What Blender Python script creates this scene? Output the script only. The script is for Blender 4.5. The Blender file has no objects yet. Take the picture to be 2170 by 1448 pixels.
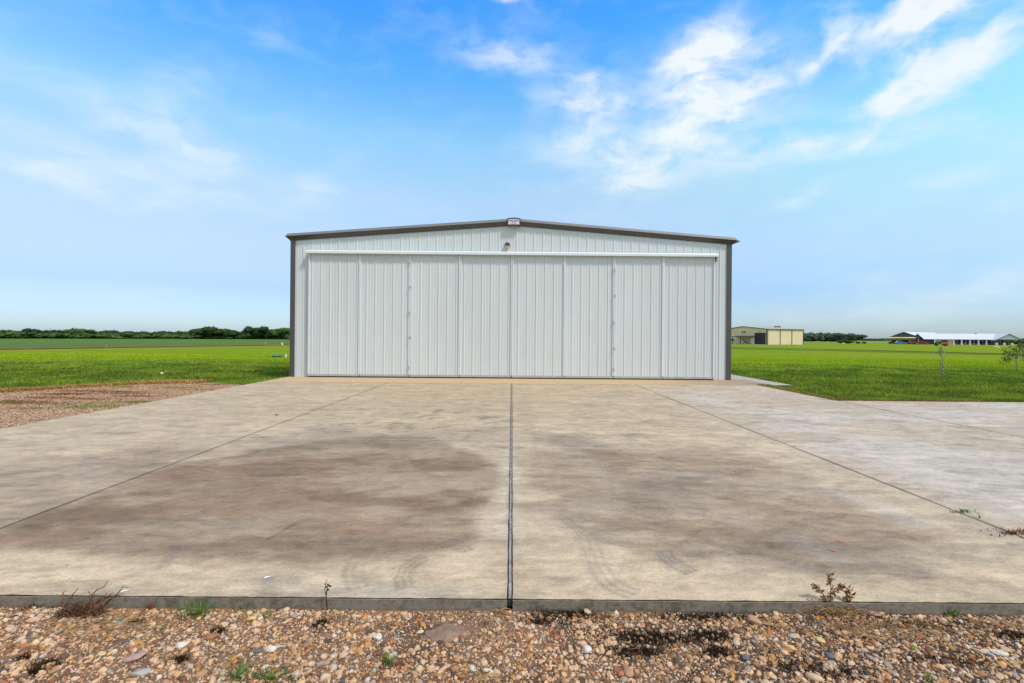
import bpy, bmesh, math, random
import numpy as np
from mathutils import Vector, Matrix
random.seed(7); RNG = np.random.default_rng(11)
R = math.radians; PI = math.pi
S = bpy.context.scene
COL = S.collection

# ------------------------------------------------------------------ camera
CAMH = 1.45; F = 1000.0; ROLL = R(0.464); CX, CY = 1085.0, 713.0
cam = bpy.data.cameras.new("camera"); cam.lens = 36 * F / 2170; cam.sensor_width = 36
cam.shift_y = -11 / 2170; cam.clip_start = 0.05; cam.clip_end = 9000
co = bpy.data.objects.new("camera", cam); COL.objects.link(co)
co.location = (0, 0, CAMH); co.rotation_euler = (R(90), -ROLL, 0); S.camera = co

# ------------------------------------------------------------------ light
SUN_EL, SUN_AZ = R(54), R(128)          # azimuth clockwise from +Y: right of and behind the camera
sv = Vector((math.cos(SUN_EL) * math.sin(SUN_AZ), math.cos(SUN_EL) * math.cos(SUN_AZ), math.sin(SUN_EL)))
sl = bpy.data.lights.new("sun", 'SUN'); sl.energy = 2.0; sl.angle = R(7); sl.color = (1, .93, .82)
so = bpy.data.objects.new("sun", sl); COL.objects.link(so); so.rotation_euler = sv.to_track_quat('Z', 'Y').to_euler()
so.location = (20, -20, 40)
S.view_settings.view_transform = 'Standard'; S.view_settings.look = 'None'
S.view_settings.gamma = 1; S.view_settings.exposure = 0.62
S.cycles.max_bounces = 6; S.cycles.diffuse_bounces = 3; S.cycles.glossy_bounces = 2

def px_dir(x, y):
    a, b = (x - CX) / F, (CY - y) / F
    c, s = math.cos(ROLL), math.sin(ROLL)
    return Vector((a * c - b * s, 1.0, a * s + b * c))

class NT:
    def __init__(s, nt): s.t = nt; s.n = nt.nodes; s.l = nt.links
    def new(s, typ, ins=None, **kw):
        n = s.n.new(typ)
        for k, v in kw.items(): setattr(n, k, v)
        for k, v in (ins or {}).items():
            if isinstance(v, bpy.types.NodeSocket): s.l.new(v, n.inputs[k])
            elif v is not None: n.inputs[k].default_value = v
        return n
    def math(s, op, a, b=None, c=None, clamp=False):
        n = s.n.new('ShaderNodeMath'); n.operation = op; n.use_clamp = clamp
        for i, v in enumerate((a, b, c)):
            if v is None: continue
            if isinstance(v, bpy.types.NodeSocket): s.l.new(v, n.inputs[i])
            else: n.inputs[i].default_value = v
        return n.outputs[0]
    def mix(s, f, a, b, mode='MIX'):
        n = s.n.new('ShaderNodeMix'); n.data_type = 'RGBA'; n.blend_type = mode
        for i, v in ((0, f), (6, a), (7, b)):
            if isinstance(v, bpy.types.NodeSocket): s.l.new(v, n.inputs[i])
            else: n.inputs[i].default_value = v if i == 0 else (*v, 1)
        return n.outputs[2]
    def rng(s, v, a, b, c=0, d=1, smooth=True):
        n = s.n.new('ShaderNodeMapRange'); n.interpolation_type = 'SMOOTHSTEP' if smooth else 'LINEAR'
        s.l.new(v, n.inputs[0])
        for i, q in enumerate((a, b, c, d)): n.inputs[i + 1].default_value = q
        return n.outputs[0]
    def noise(s, vec, scale, detail=4, rough=.5, dist=0):
        n = s.new('ShaderNodeTexNoise', {'Scale': scale, 'Detail': detail, 'Roughness': rough, 'Distortion': dist})
        if vec is not None: s.l.new(vec, n.inputs['Vector'])
        return n.outputs[0]
    def scale(s, vec, sc, rot=(0, 0, 0)):
        n = s.new('ShaderNodeMapping', {'Vector': vec}); n.inputs['Scale'].default_value = sc
        n.inputs['Rotation'].default_value = rot
        return n.outputs[0]
    def ramp(s, f, stops, interp='LINEAR'):
        n = s.n.new('ShaderNodeValToRGB'); n.color_ramp.interpolation = interp
        e = n.color_ramp.elements
        while len(e) < len(stops): e.new(0.5)
        for i, (p, c) in enumerate(stops): e[i].position = p; e[i].color = (*c, 1)
        if f is not None: s.l.new(f, n.inputs[0])
        return n.outputs[0]

def lin(r, g, b):
    f = lambda c: (c / 255 / 12.92) if c / 255 <= .04045 else ((c / 255 + .055) / 1.055) ** 2.4
    return (f(r), f(g), f(b))

# ------------------------------------------------------------------ world
W = bpy.data.worlds.new("World"); S.world = W; W.use_nodes = True
N = NT(W.node_tree); N.n.clear()
sky = N.new('ShaderNodeTexSky'); sky.sky_type = 'NISHITA'; sky.sun_disc = False
sky.sun_elevation = SUN_EL; sky.sun_rotation = SUN_AZ
sky.air_density = 1.0; sky.dust_density = 0.6; sky.ozone_density = 2.5
tc = N.new('ShaderNodeTexCoord').outputs['Generated']
sp = N.new('ShaderNodeSeparateXYZ', {0: tc}).outputs
az = N.math('ARCTAN2', sp[0], sp[1]); el = N.math('ARCSINE', sp[2])
ae = N.new('ShaderNodeCombineXYZ', {0: az, 1: el}).outputs[0]
w1 = N.new('ShaderNodeTexNoise', {'Vector': N.scale(ae, (1, 1.6, 1)), 'Scale': 5.0, 'Detail': 5.0, 'Roughness': .6}).outputs['Color']
w1 = N.new('ShaderNodeVectorMath', {0: w1, 1: (.5, .5, .5)}, operation='SUBTRACT').outputs[0]
w1 = N.new('ShaderNodeVectorMath', {0: w1, 1: (.12, .085, 0)}, operation='MULTIPLY').outputs[0]
aw = N.new('ShaderNodeVectorMath', {0: ae, 1: w1}, operation='ADD').outputs[0]
CL = [(1060, 125, 170, 34, -10, .42), (1120, 100, 120, 60, 0, .22), (1245, 208, 120, 44, -5, .72), (1480, 112, 120, 50, 22, .9),
      (1515, 215, 150, 80, 28, .95), (1320, 340, 120, 62, -18, .78), (1650, 325, 210, 42, -6, .55),
      (1775, 70, 70, 52, 25, .9), (1955, 35, 150, 62, 20, 1.3), (1985, 158, 175, 62, 17, 1.5), (1870, 295, 170, 36, -4, .5),
      (1200, 275, 90, 60, 0, .35), (350, 282, 260, 50, -14, .50), (120, 372, 190, 32, -8, .60), (330, 370, 330, 55, -6, .36),
      (2030, 620, 420, 60, 6, .30), (1700, 422, 90, 18, 12, .40), (650, 400, 60, 40, 10, .28), (2045, 372, 110, 22, 0, .35),
      (1708, 135, 34, 30, 30, .6), (1420, 270, 320, 160, 12, .30), (400, 180, 60, 90, -50, .20), (560, 60, 90, 40, 10, .16),
      (2140, 430, 60, 30, 0, .3), (1075, 0, 40, 12, 0, .5)]
acc = puff = None
for (x, y, rx, ry, ang, st) in CL:
    d = px_dir(x, y); a = math.atan2(d.x, d.y); e = math.asin(d.normalized().z)
    k = 1 / math.hypot(1, (x - CX) / F)
    m = N.new('ShaderNodeMapping', {'Vector': aw}, vector_type='TEXTURE')
    m.inputs['Location'].default_value = (a, e, 0)
    m.inputs['Rotation'].default_value = (0, 0, R(ang)); m.inputs['Scale'].default_value = (1.32 * rx / F * k, 1.4 * ry / F * k, 1)
    ln = N.new('ShaderNodeVectorMath', {0: m.outputs[0]}, operation='LENGTH').outputs['Value']
    v = N.math('MULTIPLY', N.rng(ln, 1.0, 0.0), st)
    if x > 1700 and st > .8: puff = v if puff is None else N.math('ADD', puff, v)
    else: acc = v if acc is None else N.math('ADD', acc, v)
streak = N.noise(N.scale(aw, (6, 17, 1), (0, 0, R(-22))), 1.3, 6, .55, .35)
fine = N.noise(N.scale(aw, (1, 1.7, 1)), 18, 6, .55, .15)
tex = N.math('ADD', N.math('MULTIPLY', streak, .75), N.math('MULTIPLY', fine, .40))
dens = N.math('MULTIPLY', acc, N.rng(tex, .36, .74, .12, 1.12))
edge = N.math('ADD', N.math('MINIMUM', puff, 1.3), N.math('ADD', N.math('MULTIPLY', N.math('SUBTRACT', fine, .5), 2.6), N.math('MULTIPLY', N.math('SUBTRACT', streak, .5), 1.6)))
puffd = N.math('MULTIPLY', N.math('MINIMUM', puff, 1.0), N.rng(edge, -.05, 1.35, 0, .95)); dens = N.math('ADD', dens, puffd)
faint = N.math('MULTIPLY', N.rng(streak, .45, .8), .12)
fill_veil = N.math('MAXIMUM', N.rng(el, .78, 1.15), N.math('MULTIPLY', N.rng(N.math('ABSOLUTE', az), 1.05, 1.6), N.rng(el, -.05, .2)))
fill_veil = N.math('MULTIPLY', fill_veil, N.rng(streak, .3, .65, .45, .95))          # added unseen cloud overhead and behind, there to neutralise the blue light
dens = N.math('ADD', dens, fill_veil)
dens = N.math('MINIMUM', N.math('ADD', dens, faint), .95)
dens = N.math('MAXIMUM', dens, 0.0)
hor = N.rng(el, 0.0, .62, 0, 1, False)
tint = N.ramp(hor, [(0.040, (0.569, 0.708, 0.949)), (0.142, (0.652, 0.693, 0.958)), (0.274, (1.102, 0.976, 1.055)), (0.447, (1.455, 1.379, 1.188)), (0.613, (1.302, 1.639, 1.473)), (0.806, (0.649, 1.465, 1.754)), (0.958, (0.409, 1.323, 1.935))])
clear = N.mix(1.0, sky.outputs[0], tint, 'MULTIPLY')
cloud = N.mix(hor, (4.7, 5.25, 5.4), (5.2, 5.5, 5.85))
azc = N.math('MULTIPLY', N.math('MULTIPLY', N.rng(az, .05, .65), N.rng(el, .48, .30)), N.rng(el, .02, .10)); clear = N.mix(azc, clear, N.mix(1.0, clear, (1.0, 1.13, 1.0), 'MULTIPLY'))
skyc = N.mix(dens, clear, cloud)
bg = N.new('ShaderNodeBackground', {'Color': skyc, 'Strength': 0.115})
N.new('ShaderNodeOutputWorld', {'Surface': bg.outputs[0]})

# ------------------------------------------------------------------ helpers
def tz(x, y):
    r = math.hypot(x, y)
    return -0.07 - 0.004 * (min(max(r, 30), 232) - 30)
def G(px, py, off=0.0, flat=None):
    d = px_dir(px, py)
    z = flat if flat is not None else -0.07
    t = 1
    for _ in range(60):
        t = (z + off - CAMH) / d.z if d.z < -1e-5 else 3000
        t = min(t, 3000)
        if flat is not None: break
        z = tz(d.x * t, d.y * t)
    return Vector((d.x * t, d.y * t, z + off))
def at_y(px, py, Y):
    d = px_dir(px, py); return Vector((d.x * Y, Y, CAMH + d.z * Y))

def setp(o, label=None, cat=None, group=None, kind=None, category=None):
    cat = cat or category
    if label: o['label'] = label
    if cat: o['category'] = cat
    if group: o['group'] = group
    if kind: o['kind'] = kind
    return o
def empty(name, loc, rz=0, **kw):
    o = bpy.data.objects.new(name, None); COL.objects.link(o); o.location = loc; o.rotation_euler = (0, 0, rz)
    o.empty_display_size = .2
    return setp(o, **kw)
class MB:
    def __init__(s): s.v = []; s.f = []; s.mi = []; s.cur = 0
    def add(s, vs, fs):
        b = len(s.v); s.v += [tuple(v) for v in vs]; s.f += [tuple(b + i for i in f) for f in fs]; s.mi += [s.cur] * len(fs)
    def box(s, x0, x1, y0, y1, z0, z1):
        s.add([(x0, y0, z0), (x1, y0, z0), (x1, y1, z0), (x0, y1, z0), (x0, y0, z1), (x1, y0, z1), (x1, y1, z1), (x0, y1, z1)],
              [(0, 3, 2, 1), (4, 5, 6, 7), (0, 1, 5, 4), (1, 2, 6, 5), (2, 3, 7, 6), (3, 0, 4, 7)])
    def prism(s, pts, axis, a, b):
        """pts: 2D outline; extruded along axis from a to b"""
        n = len(pts)
        def p(q, t): return {'x': (t, q[0], q[1]), 'y': (q[0], t, q[1]), 'z': (q[0], q[1], t)}[axis]
        vs = [p(q, a) for q in pts] + [p(q, b) for q in pts]
        s.add(vs, [tuple(range(n - 1, -1, -1)), tuple(range(n, 2 * n))] + [(i, (i + 1) % n, n + (i + 1) % n, n + i) for i in range(n)])
    def tube(s, pts, r, sides=5, r1=None, cap=True):
        pts = [Vector(p) for p in pts]; n = len(pts); b = len(s.v)
        r1 = r if r1 is None else r1; up = Vector((.31, .17, .93))
        for i, p in enumerate(pts):
            t = (pts[min(i + 1, n - 1)] - pts[max(i - 1, 0)])
            if t.length < 1e-9: t = Vector((0, 0, 1))
            t.normalize(); u = t.cross(up)
            if u.length < .05: u = t.cross(Vector((1, 0, 0)))
            u.normalize(); w = t.cross(u); rr = r + (r1 - r) * i / max(n - 1, 1)
            for k in range(sides):
                a = 2 * PI * k / sides; s.v.append(tuple(p + u * rr * math.cos(a) + w * rr * math.sin(a)))
        fs = []
        for i in range(n - 1):
            for k in range(sides):
                fs.append((b + i * sides + k, b + i * sides + (k + 1) % sides, b + (i + 1) * sides + (k + 1) % sides, b + (i + 1) * sides + k))
        if cap: fs += [tuple(b + k for k in range(sides - 1, -1, -1)), tuple(b + (n - 1) * sides + k for k in range(sides))]
        s.f += fs; s.mi += [s.cur] * len(fs)
    def leaf(s, p, d, w, up=None, curl=.15):
        p = Vector(p); d = Vector(d); n = d.cross(up or Vector((random.uniform(-1, 1), random.uniform(-1, 1), 1)))
        if n.length < 1e-6: n = Vector((1, 0, 0))
        n.normalize(); k = d.cross(n).normalized() * d.length * curl
        s.add([p, p + d * .45 + n * w / 2 + k, p + d, p + d * .45 - n * w / 2 + k], [(0, 1, 2, 3)])
    def build(s, name, mats, parent=None, smooth=False, **kw):
        me = bpy.data.meshes.new(name); me.from_pydata(s.v, [], s.f)
        for m in (mats if isinstance(mats, (list, tuple)) else [mats]): me.materials.append(m)
        if any(s.mi): me.polygons.foreach_set('material_index', s.mi)
        if smooth: me.polygons.foreach_set('use_smooth', [True] * len(s.f))
        me.update(); o = bpy.data.objects.new(name, me); COL.objects.link(o)
        if parent: o.parent = parent
        return setp(o, **kw)
def np_mesh(name, verts, faces, mat, smooth=False, parent=None, attr=None, **kw):
    """verts (N,3), faces (M,k) constant k"""
    me = bpy.data.meshes.new(name); n, m, k = len(verts), len(faces), faces.shape[1]
    me.vertices.add(n); me.vertices.foreach_set('co', np.asarray(verts, np.float32).ravel())
    me.loops.add(m * k); me.loops.foreach_set('vertex_index', faces.astype(np.int32).ravel())
    me.polygons.add(m); me.polygons.foreach_set('loop_start', np.arange(0, m * k, k, dtype=np.int32))
    me.polygons.foreach_set('loop_total', np.full(m, k, np.int32))
    if smooth: me.polygons.foreach_set('use_smooth', np.ones(m, bool))
    me.update(calc_edges=True)
    if attr is not None:
        a = me.color_attributes.new('col', 'FLOAT_COLOR', 'POINT'); a.data.foreach_set('color', np.asarray(attr, np.float32).ravel())
    me.materials.append(mat); o = bpy.data.objects.new(name, me); COL.objects.link(o)
    if parent: o.parent = parent
    return setp(o, **kw)
def grp(*objs): pass

# numpy value noise
def _h(i, j, s):
    v = np.sin(i * 127.1 + j * 311.7 + s * 74.7) * 43758.5453
    return v - np.floor(v)
def vn(x, y, s=0):
    i, j = np.floor(x), np.floor(y); u, v = x - i, y - j
    u = u * u * (3 - 2 * u); v = v * v * (3 - 2 * v)
    return (_h(i, j, s) * (1 - u) + _h(i + 1, j, s) * u) * (1 - v) + (_h(i, j + 1, s) * (1 - u) + _h(i + 1, j + 1, s) * u) * v
def fbm(x, y, s=0, o=5, g=.5):
    t = 0; a = 1; n = 0
    for k in range(o): t = t + a * vn(x * 2 ** k, y * 2 ** k, s + k * 3.1); n += a; a *= g
    return t / n
def sst(v, a, b):
    t = np.clip((v - a) / (b - a), 0, 1); return t * t * (3 - 2 * t)

# ------------------------------------------------------------------ materials
def mat(name, col, rough=.6, metal=0, var=.08, vscale=3.0, bump=0, bscale=60, spec=.4, vec='Object', stretch=(1, 1, 1), dirt=None):
    m = bpy.data.materials.new(name); m.use_nodes = True; n = NT(m.node_tree); b = n.n['Principled BSDF']
    tcn = n.new('ShaderNodeTexCoord').outputs[vec]; v = n.scale(tcn, stretch)
    c = tuple(col)
    nz = n.noise(v, vscale, 5, .6)
    f = n.rng(nz, .25, .75, 1 - var * 1.6, 1 + var * 1.6, False)
    cc = n.mix(1.0, c, n.new('ShaderNodeCombineXYZ', {0: f, 1: f, 2: f}).outputs[0], 'MULTIPLY')
    if dirt:
        dn = n.rng(n.noise(v, dirt[1], 6, .65), dirt[2], dirt[2] + .2, 0, dirt[3]); cc = n.mix(dn, cc, dirt[0])
    n.l.new(cc, b.inputs['Base Color']); b.inputs['Roughness'].default_value = rough; b.inputs['Metallic'].default_value = metal
    b.inputs['Specular IOR Level'].default_value = spec
    if bump:
        bn = n.new('ShaderNodeBump', {'Height': n.noise(v, bscale, 3), 'Strength': bump, 'Distance': .01}); n.l.new(bn.outputs[0], b.inputs['Normal'])
    return m
def island_mat(name, stops, rough=.8, spec=.2, trans=0, vary=.2, vscale=30, bump=0, interp='CONSTANT', sub=0):
    m = bpy.data.materials.new(name); m.use_nodes = True; n = NT(m.node_tree); b = n.n['Principled BSDF']
    g = n.new('ShaderNodeNewGeometry'); c = n.ramp(g.outputs['Random Per Island'], stops, interp)
    tcn = n.new('ShaderNodeTexCoord').outputs['Object']
    nz = n.noise(tcn, vscale, 4, .6); f = n.rng(nz, .25, .75, 1 - vary, 1 + vary, False)
    c = n.mix(1.0, c, n.new('ShaderNodeCombineXYZ', {0: f, 1: f, 2: f}).outputs[0], 'MULTIPLY')
    n.l.new(c, b.inputs['Base Color']); b.inputs['Roughness'].default_value = rough; b.inputs['Specular IOR Level'].default_value = spec
    if bump:
        bn = n.new('ShaderNodeBump', {'Height': n.noise(tcn, vscale * 6, 3), 'Strength': bump, 'Distance': .004}); n.l.new(bn.outputs[0], b.inputs['Normal'])
    if trans:
        out = n.n['Material Output']; t = n.new('ShaderNodeBsdfTranslucent'); n.l.new(c, t.inputs[0])
        mx = n.new('ShaderNodeMixShader', {0: trans, 1: b.outputs[0], 2: t.outputs[0]}); n.l.new(mx.outputs[0], out.inputs[0])
    return m

M = {}
M['panel'] = mat('panel_white', (.57, .60, .60), .42, var=.03, vscale=.8, spec=.5, stretch=(1, 1, .25), dirt=((.50, .49, .46), 1.4, .60, .25))
M['door'] = mat('door_white', (.575, .60, .60), .42, var=.03, vscale=.8, spec=.5, stretch=(1, 1, .25), dirt=((.52, .50, .47), 1.1, .58, .25))
M['white_trim'] = mat('white_trim', (.66, .69, .72), .35, var=.02, spec=.5)
M['charcoal'] = mat('charcoal_metal', (.066, .060, .058), .38, var=.06, vscale=1.2, spec=.6)
M['charcoal_roof'] = mat('charcoal_roof', (.16, .16, .165), .35, var=.06, vscale=1.2, spec=.6)
M['cap_skylit'] = mat('cap_skylit', (.17, .168, .17), .5, var=.06, vscale=1.2, spec=.3)  # charcoal trim's upper bevel, sky light painted in as a lighter grey
M['dark'] = mat('dark_gap', (.015, .014, .013), .9)
M['rubber'] = mat('rubber', (.02, .02, .02), .8)
M['galv'] = mat('galvanised', (.42, .42, .41), .45, .3, var=.12, vscale=6)
M['lens'] = mat('amber_lens', (.62, .50, .27), .25)
M['bronze'] = mat('bronze_housing', (.09, .065, .04), .4)

# ------------------------------------------------------------------ ground
def lawn_nodes(n, blades=False):
    g = n.new('ShaderNodeNewGeometry'); P = g.outputs['Position']
    xyz = n.new('ShaderNodeSeparateXYZ', {0: P}).outputs
    big = n.noise(P, .07, 4, .55); mid = n.noise(P, .55, 5, .6, .4); fin = n.noise(P, 5.0, 5, .65); vf = n.noise(P, 38, 3, .6)
    streak = n.noise(n.scale(P, (.05, .55, 1)), 1.0, 4, .6)
    c = n.mix(n.rng(mid, .40, .62), (.085, .140, .018), (.185, .25, .024))
    c = n.mix(n.math('MULTIPLY', n.rng(fin, .5, .75), .45), c, (.24, .23, .05))
    c = n.mix(n.math('MULTIPLY', n.rng(streak, .56, .74), .45), c, (.26, .20, .07))
    # farther lawn: yellower
    nearf = n.rng(n.math('ADD', xyz[1], n.math('MULTIPLY', n.math('SUBTRACT', big, .5), 22.0)), 21, 30)
    c2 = n.mix(n.rng(streak, .38, .66), (.150, .215, .010), (.215, .255, .010))
    c2 = n.mix(n.math('MULTIPLY', n.rng(fin, .45, .7), .35), c2, (.115, .20, .018))
    c = n.mix(nearf, c, c2)
    dist = n.math('ADD', n.math('MULTIPLY', n.math('SUBTRACT', xyz[0], 38.5), .70), n.math('MULTIPLY', n.math('SUBTRACT', xyz[1], 83.0), .714))
    band = n.math('MULTIPLY', n.rng(dist, -12, -7), n.rng(dist, 4, 0)); band = n.math('MULTIPLY', band, n.rng(xyz[0], 0, 10))
    c = n.mix(n.math('MULTIPLY', band, .7), c, (.062, .125, .012))
    f = n.rng(vf, .25, .75, .55, 1.45, False)
    c = n.mix(1.0, c, n.new('ShaderNodeCombineXYZ', {0: f, 1: f, 2: f}).outputs[0], 'MULTIPLY')
    return c, g, fin, vf
def lawn_mat(name, blades=False):
    m = bpy.data.materials.new(name); m.use_nodes = True; n = NT(m.node_tree); b = n.n['Principled BSDF']
    c, g, fin, vf = lawn_nodes(n)
    if blades:
        r = n.rng(g.outputs['Random Per Island'], 0, 1, .85, 1.9, False)
        c = n.mix(1.0, c, n.new('ShaderNodeCombineXYZ', {0: r, 1: r, 2: r}).outputs[0], 'MULTIPLY')
        yy = n.rng(n.new('ShaderNodeSeparateXYZ', {0: g.outputs['Position']}).outputs[1], 17, 30, 1, 1.6); c = n.mix(1.0, c, n.new('ShaderNodeCombineXYZ', {0: yy, 1: yy, 2: yy}).outputs[0], 'MULTIPLY')  # blade colour brightened with distance to offset their self-shadowing
        c = n.mix(n.rng(g.outputs['Random Per Island'], .90, .93, 0, .55), c, (.32, .26, .11))
        out = n.n['Material Output']; t = n.new('ShaderNodeBsdfTranslucent'); n.l.new(c, t.inputs[0])
        mx = n.new('ShaderNodeMixShader', {0: .35, 1: b.outputs[0], 2: t.outputs[0]}); n.l.new(mx.outputs[0], out.inputs[0])
    else:
        bn = n.new('ShaderNodeBump', {'Height': vf, 'Strength': .6, 'Distance': .05}); n.l.new(bn.outputs[0], b.inputs['Normal'])
    n.l.new(c, b.inputs['Base Color']); b.inputs['Roughness'].default_value = 1; b.inputs['Specular IOR Level'].default_value = .03
    return m
M['lawn'] = lawn_mat('lawn'); M['blades'] = lawn_mat('lawn_blades', True)
rad = np.concatenate([np.linspace(0, 29, 12)[1:], np.linspace(30, 232, 60), np.geomspace(260, 7000, 14)])
na = 360; ang = np.arange(na) * 2 * PI / na
V = [(0, 0, -0.07)]
rr, aa = np.meshgrid(rad, ang, indexing='ij')
zz = -0.07 - 0.004 * (np.clip(rr, 30, 232) - 30)
V = np.concatenate([[[0, 0, -.07]], np.stack([rr * np.cos(aa), rr * np.sin(aa), zz], -1).reshape(-1, 3)])
i = np.arange(len(rad) - 1)[:, None]; j = np.arange(na)[None, :]; jn = (j + 1) % na
Q = np.stack([1 + i * na + j, 1 + (i + 1) * na + j, 1 + (i + 1) * na + jn, 1 + i * na + jn], -1).reshape(-1, 4)
fan = np.array([[0, 1 + k, 1 + (k + 1) % na, 0] for k in range(na)])
me = bpy.data.meshes.new('ground'); me.from_pydata(V.tolist(), [], Q.tolist() + [(0, 1 + k, 1 + (k + 1) % na) for k in range(na)])
me.materials.append(M['lawn']); go = bpy.data.objects.new('ground', me); COL.objects.link(go); setp(go, kind='structure')

# sheet that follows the terrain: bilinear quad between 4 corners
def sheet(name, P4, nu, nv, off, m, **kw):
    a, b, c, d = [np.array(p[:2], float) for p in P4]
    u = np.linspace(0, 1, nu + 1)[:, None, None]; v = np.linspace(0, 1, nv + 1)[None, :, None]
    xy = (a * (1 - u) + b * u) * (1 - v) + (d * (1 - u) + c * u) * v
    r = np.hypot(xy[..., 0], xy[..., 1]); z = -0.07 - 0.004 * (np.clip(r, 30, 232) - 30) + off
    vs = np.concatenate([xy, z[..., None]], -1).reshape(-1, 3)
    i = np.arange(nu)[:, None]; j = np.arange(nv)[None]
    q = np.stack([i * (nv + 1) + j, (i + 1) * (nv + 1) + j, (i + 1) * (nv + 1) + j + 1, i * (nv + 1) + j + 1], -1).reshape(-1, 4)
    return np_mesh(name, vs, q, m, **kw)
def strip(name, pts, wid, off, m, **kw):
    vs = []; fs = []; P = [Vector((p[0], p[1], 0)) for p in pts]; D = []
    for k in range(len(P) - 1):
        for t in range(12): D.append(P[k].lerp(P[k + 1], t / 12))
    D.append(P[-1])
    for _ in range(14): D = [D[0]] + [(D[i - 1] + D[i] * 2 + D[i + 1]) / 4 for i in range(1, len(D) - 1)] + [D[-1]]
    for i, p in enumerate(D):
        t = (D[min(i + 1, len(D) - 1)] - D[max(i - 1, 0)]).normalized(); nn = Vector((-t.y, t.x, 0)) * wid / 2
        for q in (p - nn, p + nn): vs.append((q.x, q.y, tz(q.x, q.y) + off))
        if i: fs.append((2 * i - 2, 2 * i, 2 * i + 1, 2 * i - 1))
    me = bpy.data.meshes.new(name); me.from_pydata(vs, [], fs); me.materials.append(m)
    o = bpy.data.objects.new(name, me); COL.objects.link(o); return setp(o, **kw)

M['asphalt'] = mat('asphalt', (.035, .037, .036), 1, var=.2, vscale=.6, spec=.05)
road_px = [(1560, 737.0), (1700, 739.6), (1850, 743.0), (1940, 745.5), (2010, 747.2), (2090, 749.2), (2170, 751.4)]
road = [G(x, y) for x, y in road_px]
r0 = road[0] + (road[0] - road[2]).normalized() * 120; r1 = road[-1] + (road[-1] - road[-2]).normalized() * 60
strip('taxiway_road', [r0] + road + [r1], 2.9, .03, M['asphalt'], kind='structure')

# crop field on the left: bare margin + rows of young plants
def crop_mat():
    m = bpy.data.materials.new('crop_rows'); m.use_nodes = True; n = NT(m.node_tree); b = n.n['Principled BSDF']
    P = n.new('ShaderNodeNewGeometry').outputs['Position']
    rows = n.noise(n.scale(P, (.05, 1.0, 1), (0, 0, R(24))), .9, 4, .6); sp_ = n.noise(P, 1.6, 5, .7); big = n.noise(P, .02, 3)
    c = n.mix(n.rng(sp_, .36, .60), (.105, .080, .055), (.080, .165, .024))
    c = n.mix(n.math('MULTIPLY', n.rng(rows, .5, .62), .45), c, (.06, .13, .03))
    far = n.rng(n.new('ShaderNodeVectorMath', {0: P}, operation='LENGTH').outputs['Value'], 50, 150)
    c = n.mix(n.math('MULTIPLY', far, .80), c, (.085, .165, .028)); n.l.new(c, b.inputs['Base Color']); b.inputs['Roughness'].default_value = 1; b.inputs['Specular IOR Level'].default_value = .02
    return m
M['crop'] = crop_mat(); M['soil'] = mat('bare_soil', (.17, .105, .065), 1, var=.4, vscale=.5, spec=.02, dirt=((.09, .15, .03), .35, .5, .8))
b0, b1 = G(0, 741.5), G(600, 732.0); dv = (b1 - b0).normalized(); A0 = b0 - dv * 60; A1 = b1 + dv * 260
nrm = Vector((-dv.y, dv.x, 0)); nrm = nrm if nrm.x < 0 else -nrm
s0, s1 = G(0, 735.5), G(600, 727.8)
sheet('crop_field', (A0, A1, A1 + nrm * 600, A0 + nrm * 600), 60, 90, .035, M['crop'], kind='structure')
sheet('field_margin', (A0, A1, A1 + nrm * 9, A0 + nrm * 7), 80, 3, .06, M['soil'], kind='structure')
# far pale crop strip on the right
far4 = [Vector((60, 230)), Vector((600, 160)), Vector((900, 420)), Vector((110, 420))]
M['pale_crop'] = mat('pale_crop', (.17, .20, .06), .95, var=.15, vscale=.05)
sheet('far_field', [(130, 300), (330, 285), (520, 420), (180, 390)], 30, 16, .05, M['pale_crop'], kind='structure')

# ------------------------------------------------------------------ gravel
def gravel_ground(name, dark=.5, size=70):
    m = bpy.data.materials.new(name); m.use_nodes = True; n = NT(m.node_tree); b = n.n['Principled BSDF']
    P = n.new('ShaderNodeNewGeometry').outputs['Position']; xyz = n.new('ShaderNodeSeparateXYZ', {0: P}).outputs
    a = n.noise(P, 2.3, 6, .65, .5); f = n.noise(P, 45, 5, .7); v2 = n.noise(P, 160, 3, .7)
    k = n.math('ADD', a, n.rng(xyz[0], -1.5, 2.2, -.10, .09)) if dark < 1 else a
    c = n.mix(n.rng(k, .40, .60), (.25, .14, .075), (.045, .028, .018))
    c = n.mix(n.math('MULTIPLY', n.rng(f, .4, .7), .55), c, (.15, .085, .048))
    g = n.rng(v2, .25, .75, .6, 1.4, False)
    c = n.mix(1.0, c, n.new('ShaderNodeCombineXYZ', {0: g, 1: g, 2: g}).outputs[0], 'MULTIPLY')
    n.l.new(c, b.inputs['Base Color']); b.inputs['Roughness'].default_value = .95
    bn = n.new('ShaderNodeBump', {'Height': f, 'Strength': .9, 'Distance': .02}); n.l.new(bn.outputs[0], b.inputs['Normal'])
    return m
M['soil_front'] = gravel_ground('gravel_soil')
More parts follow.
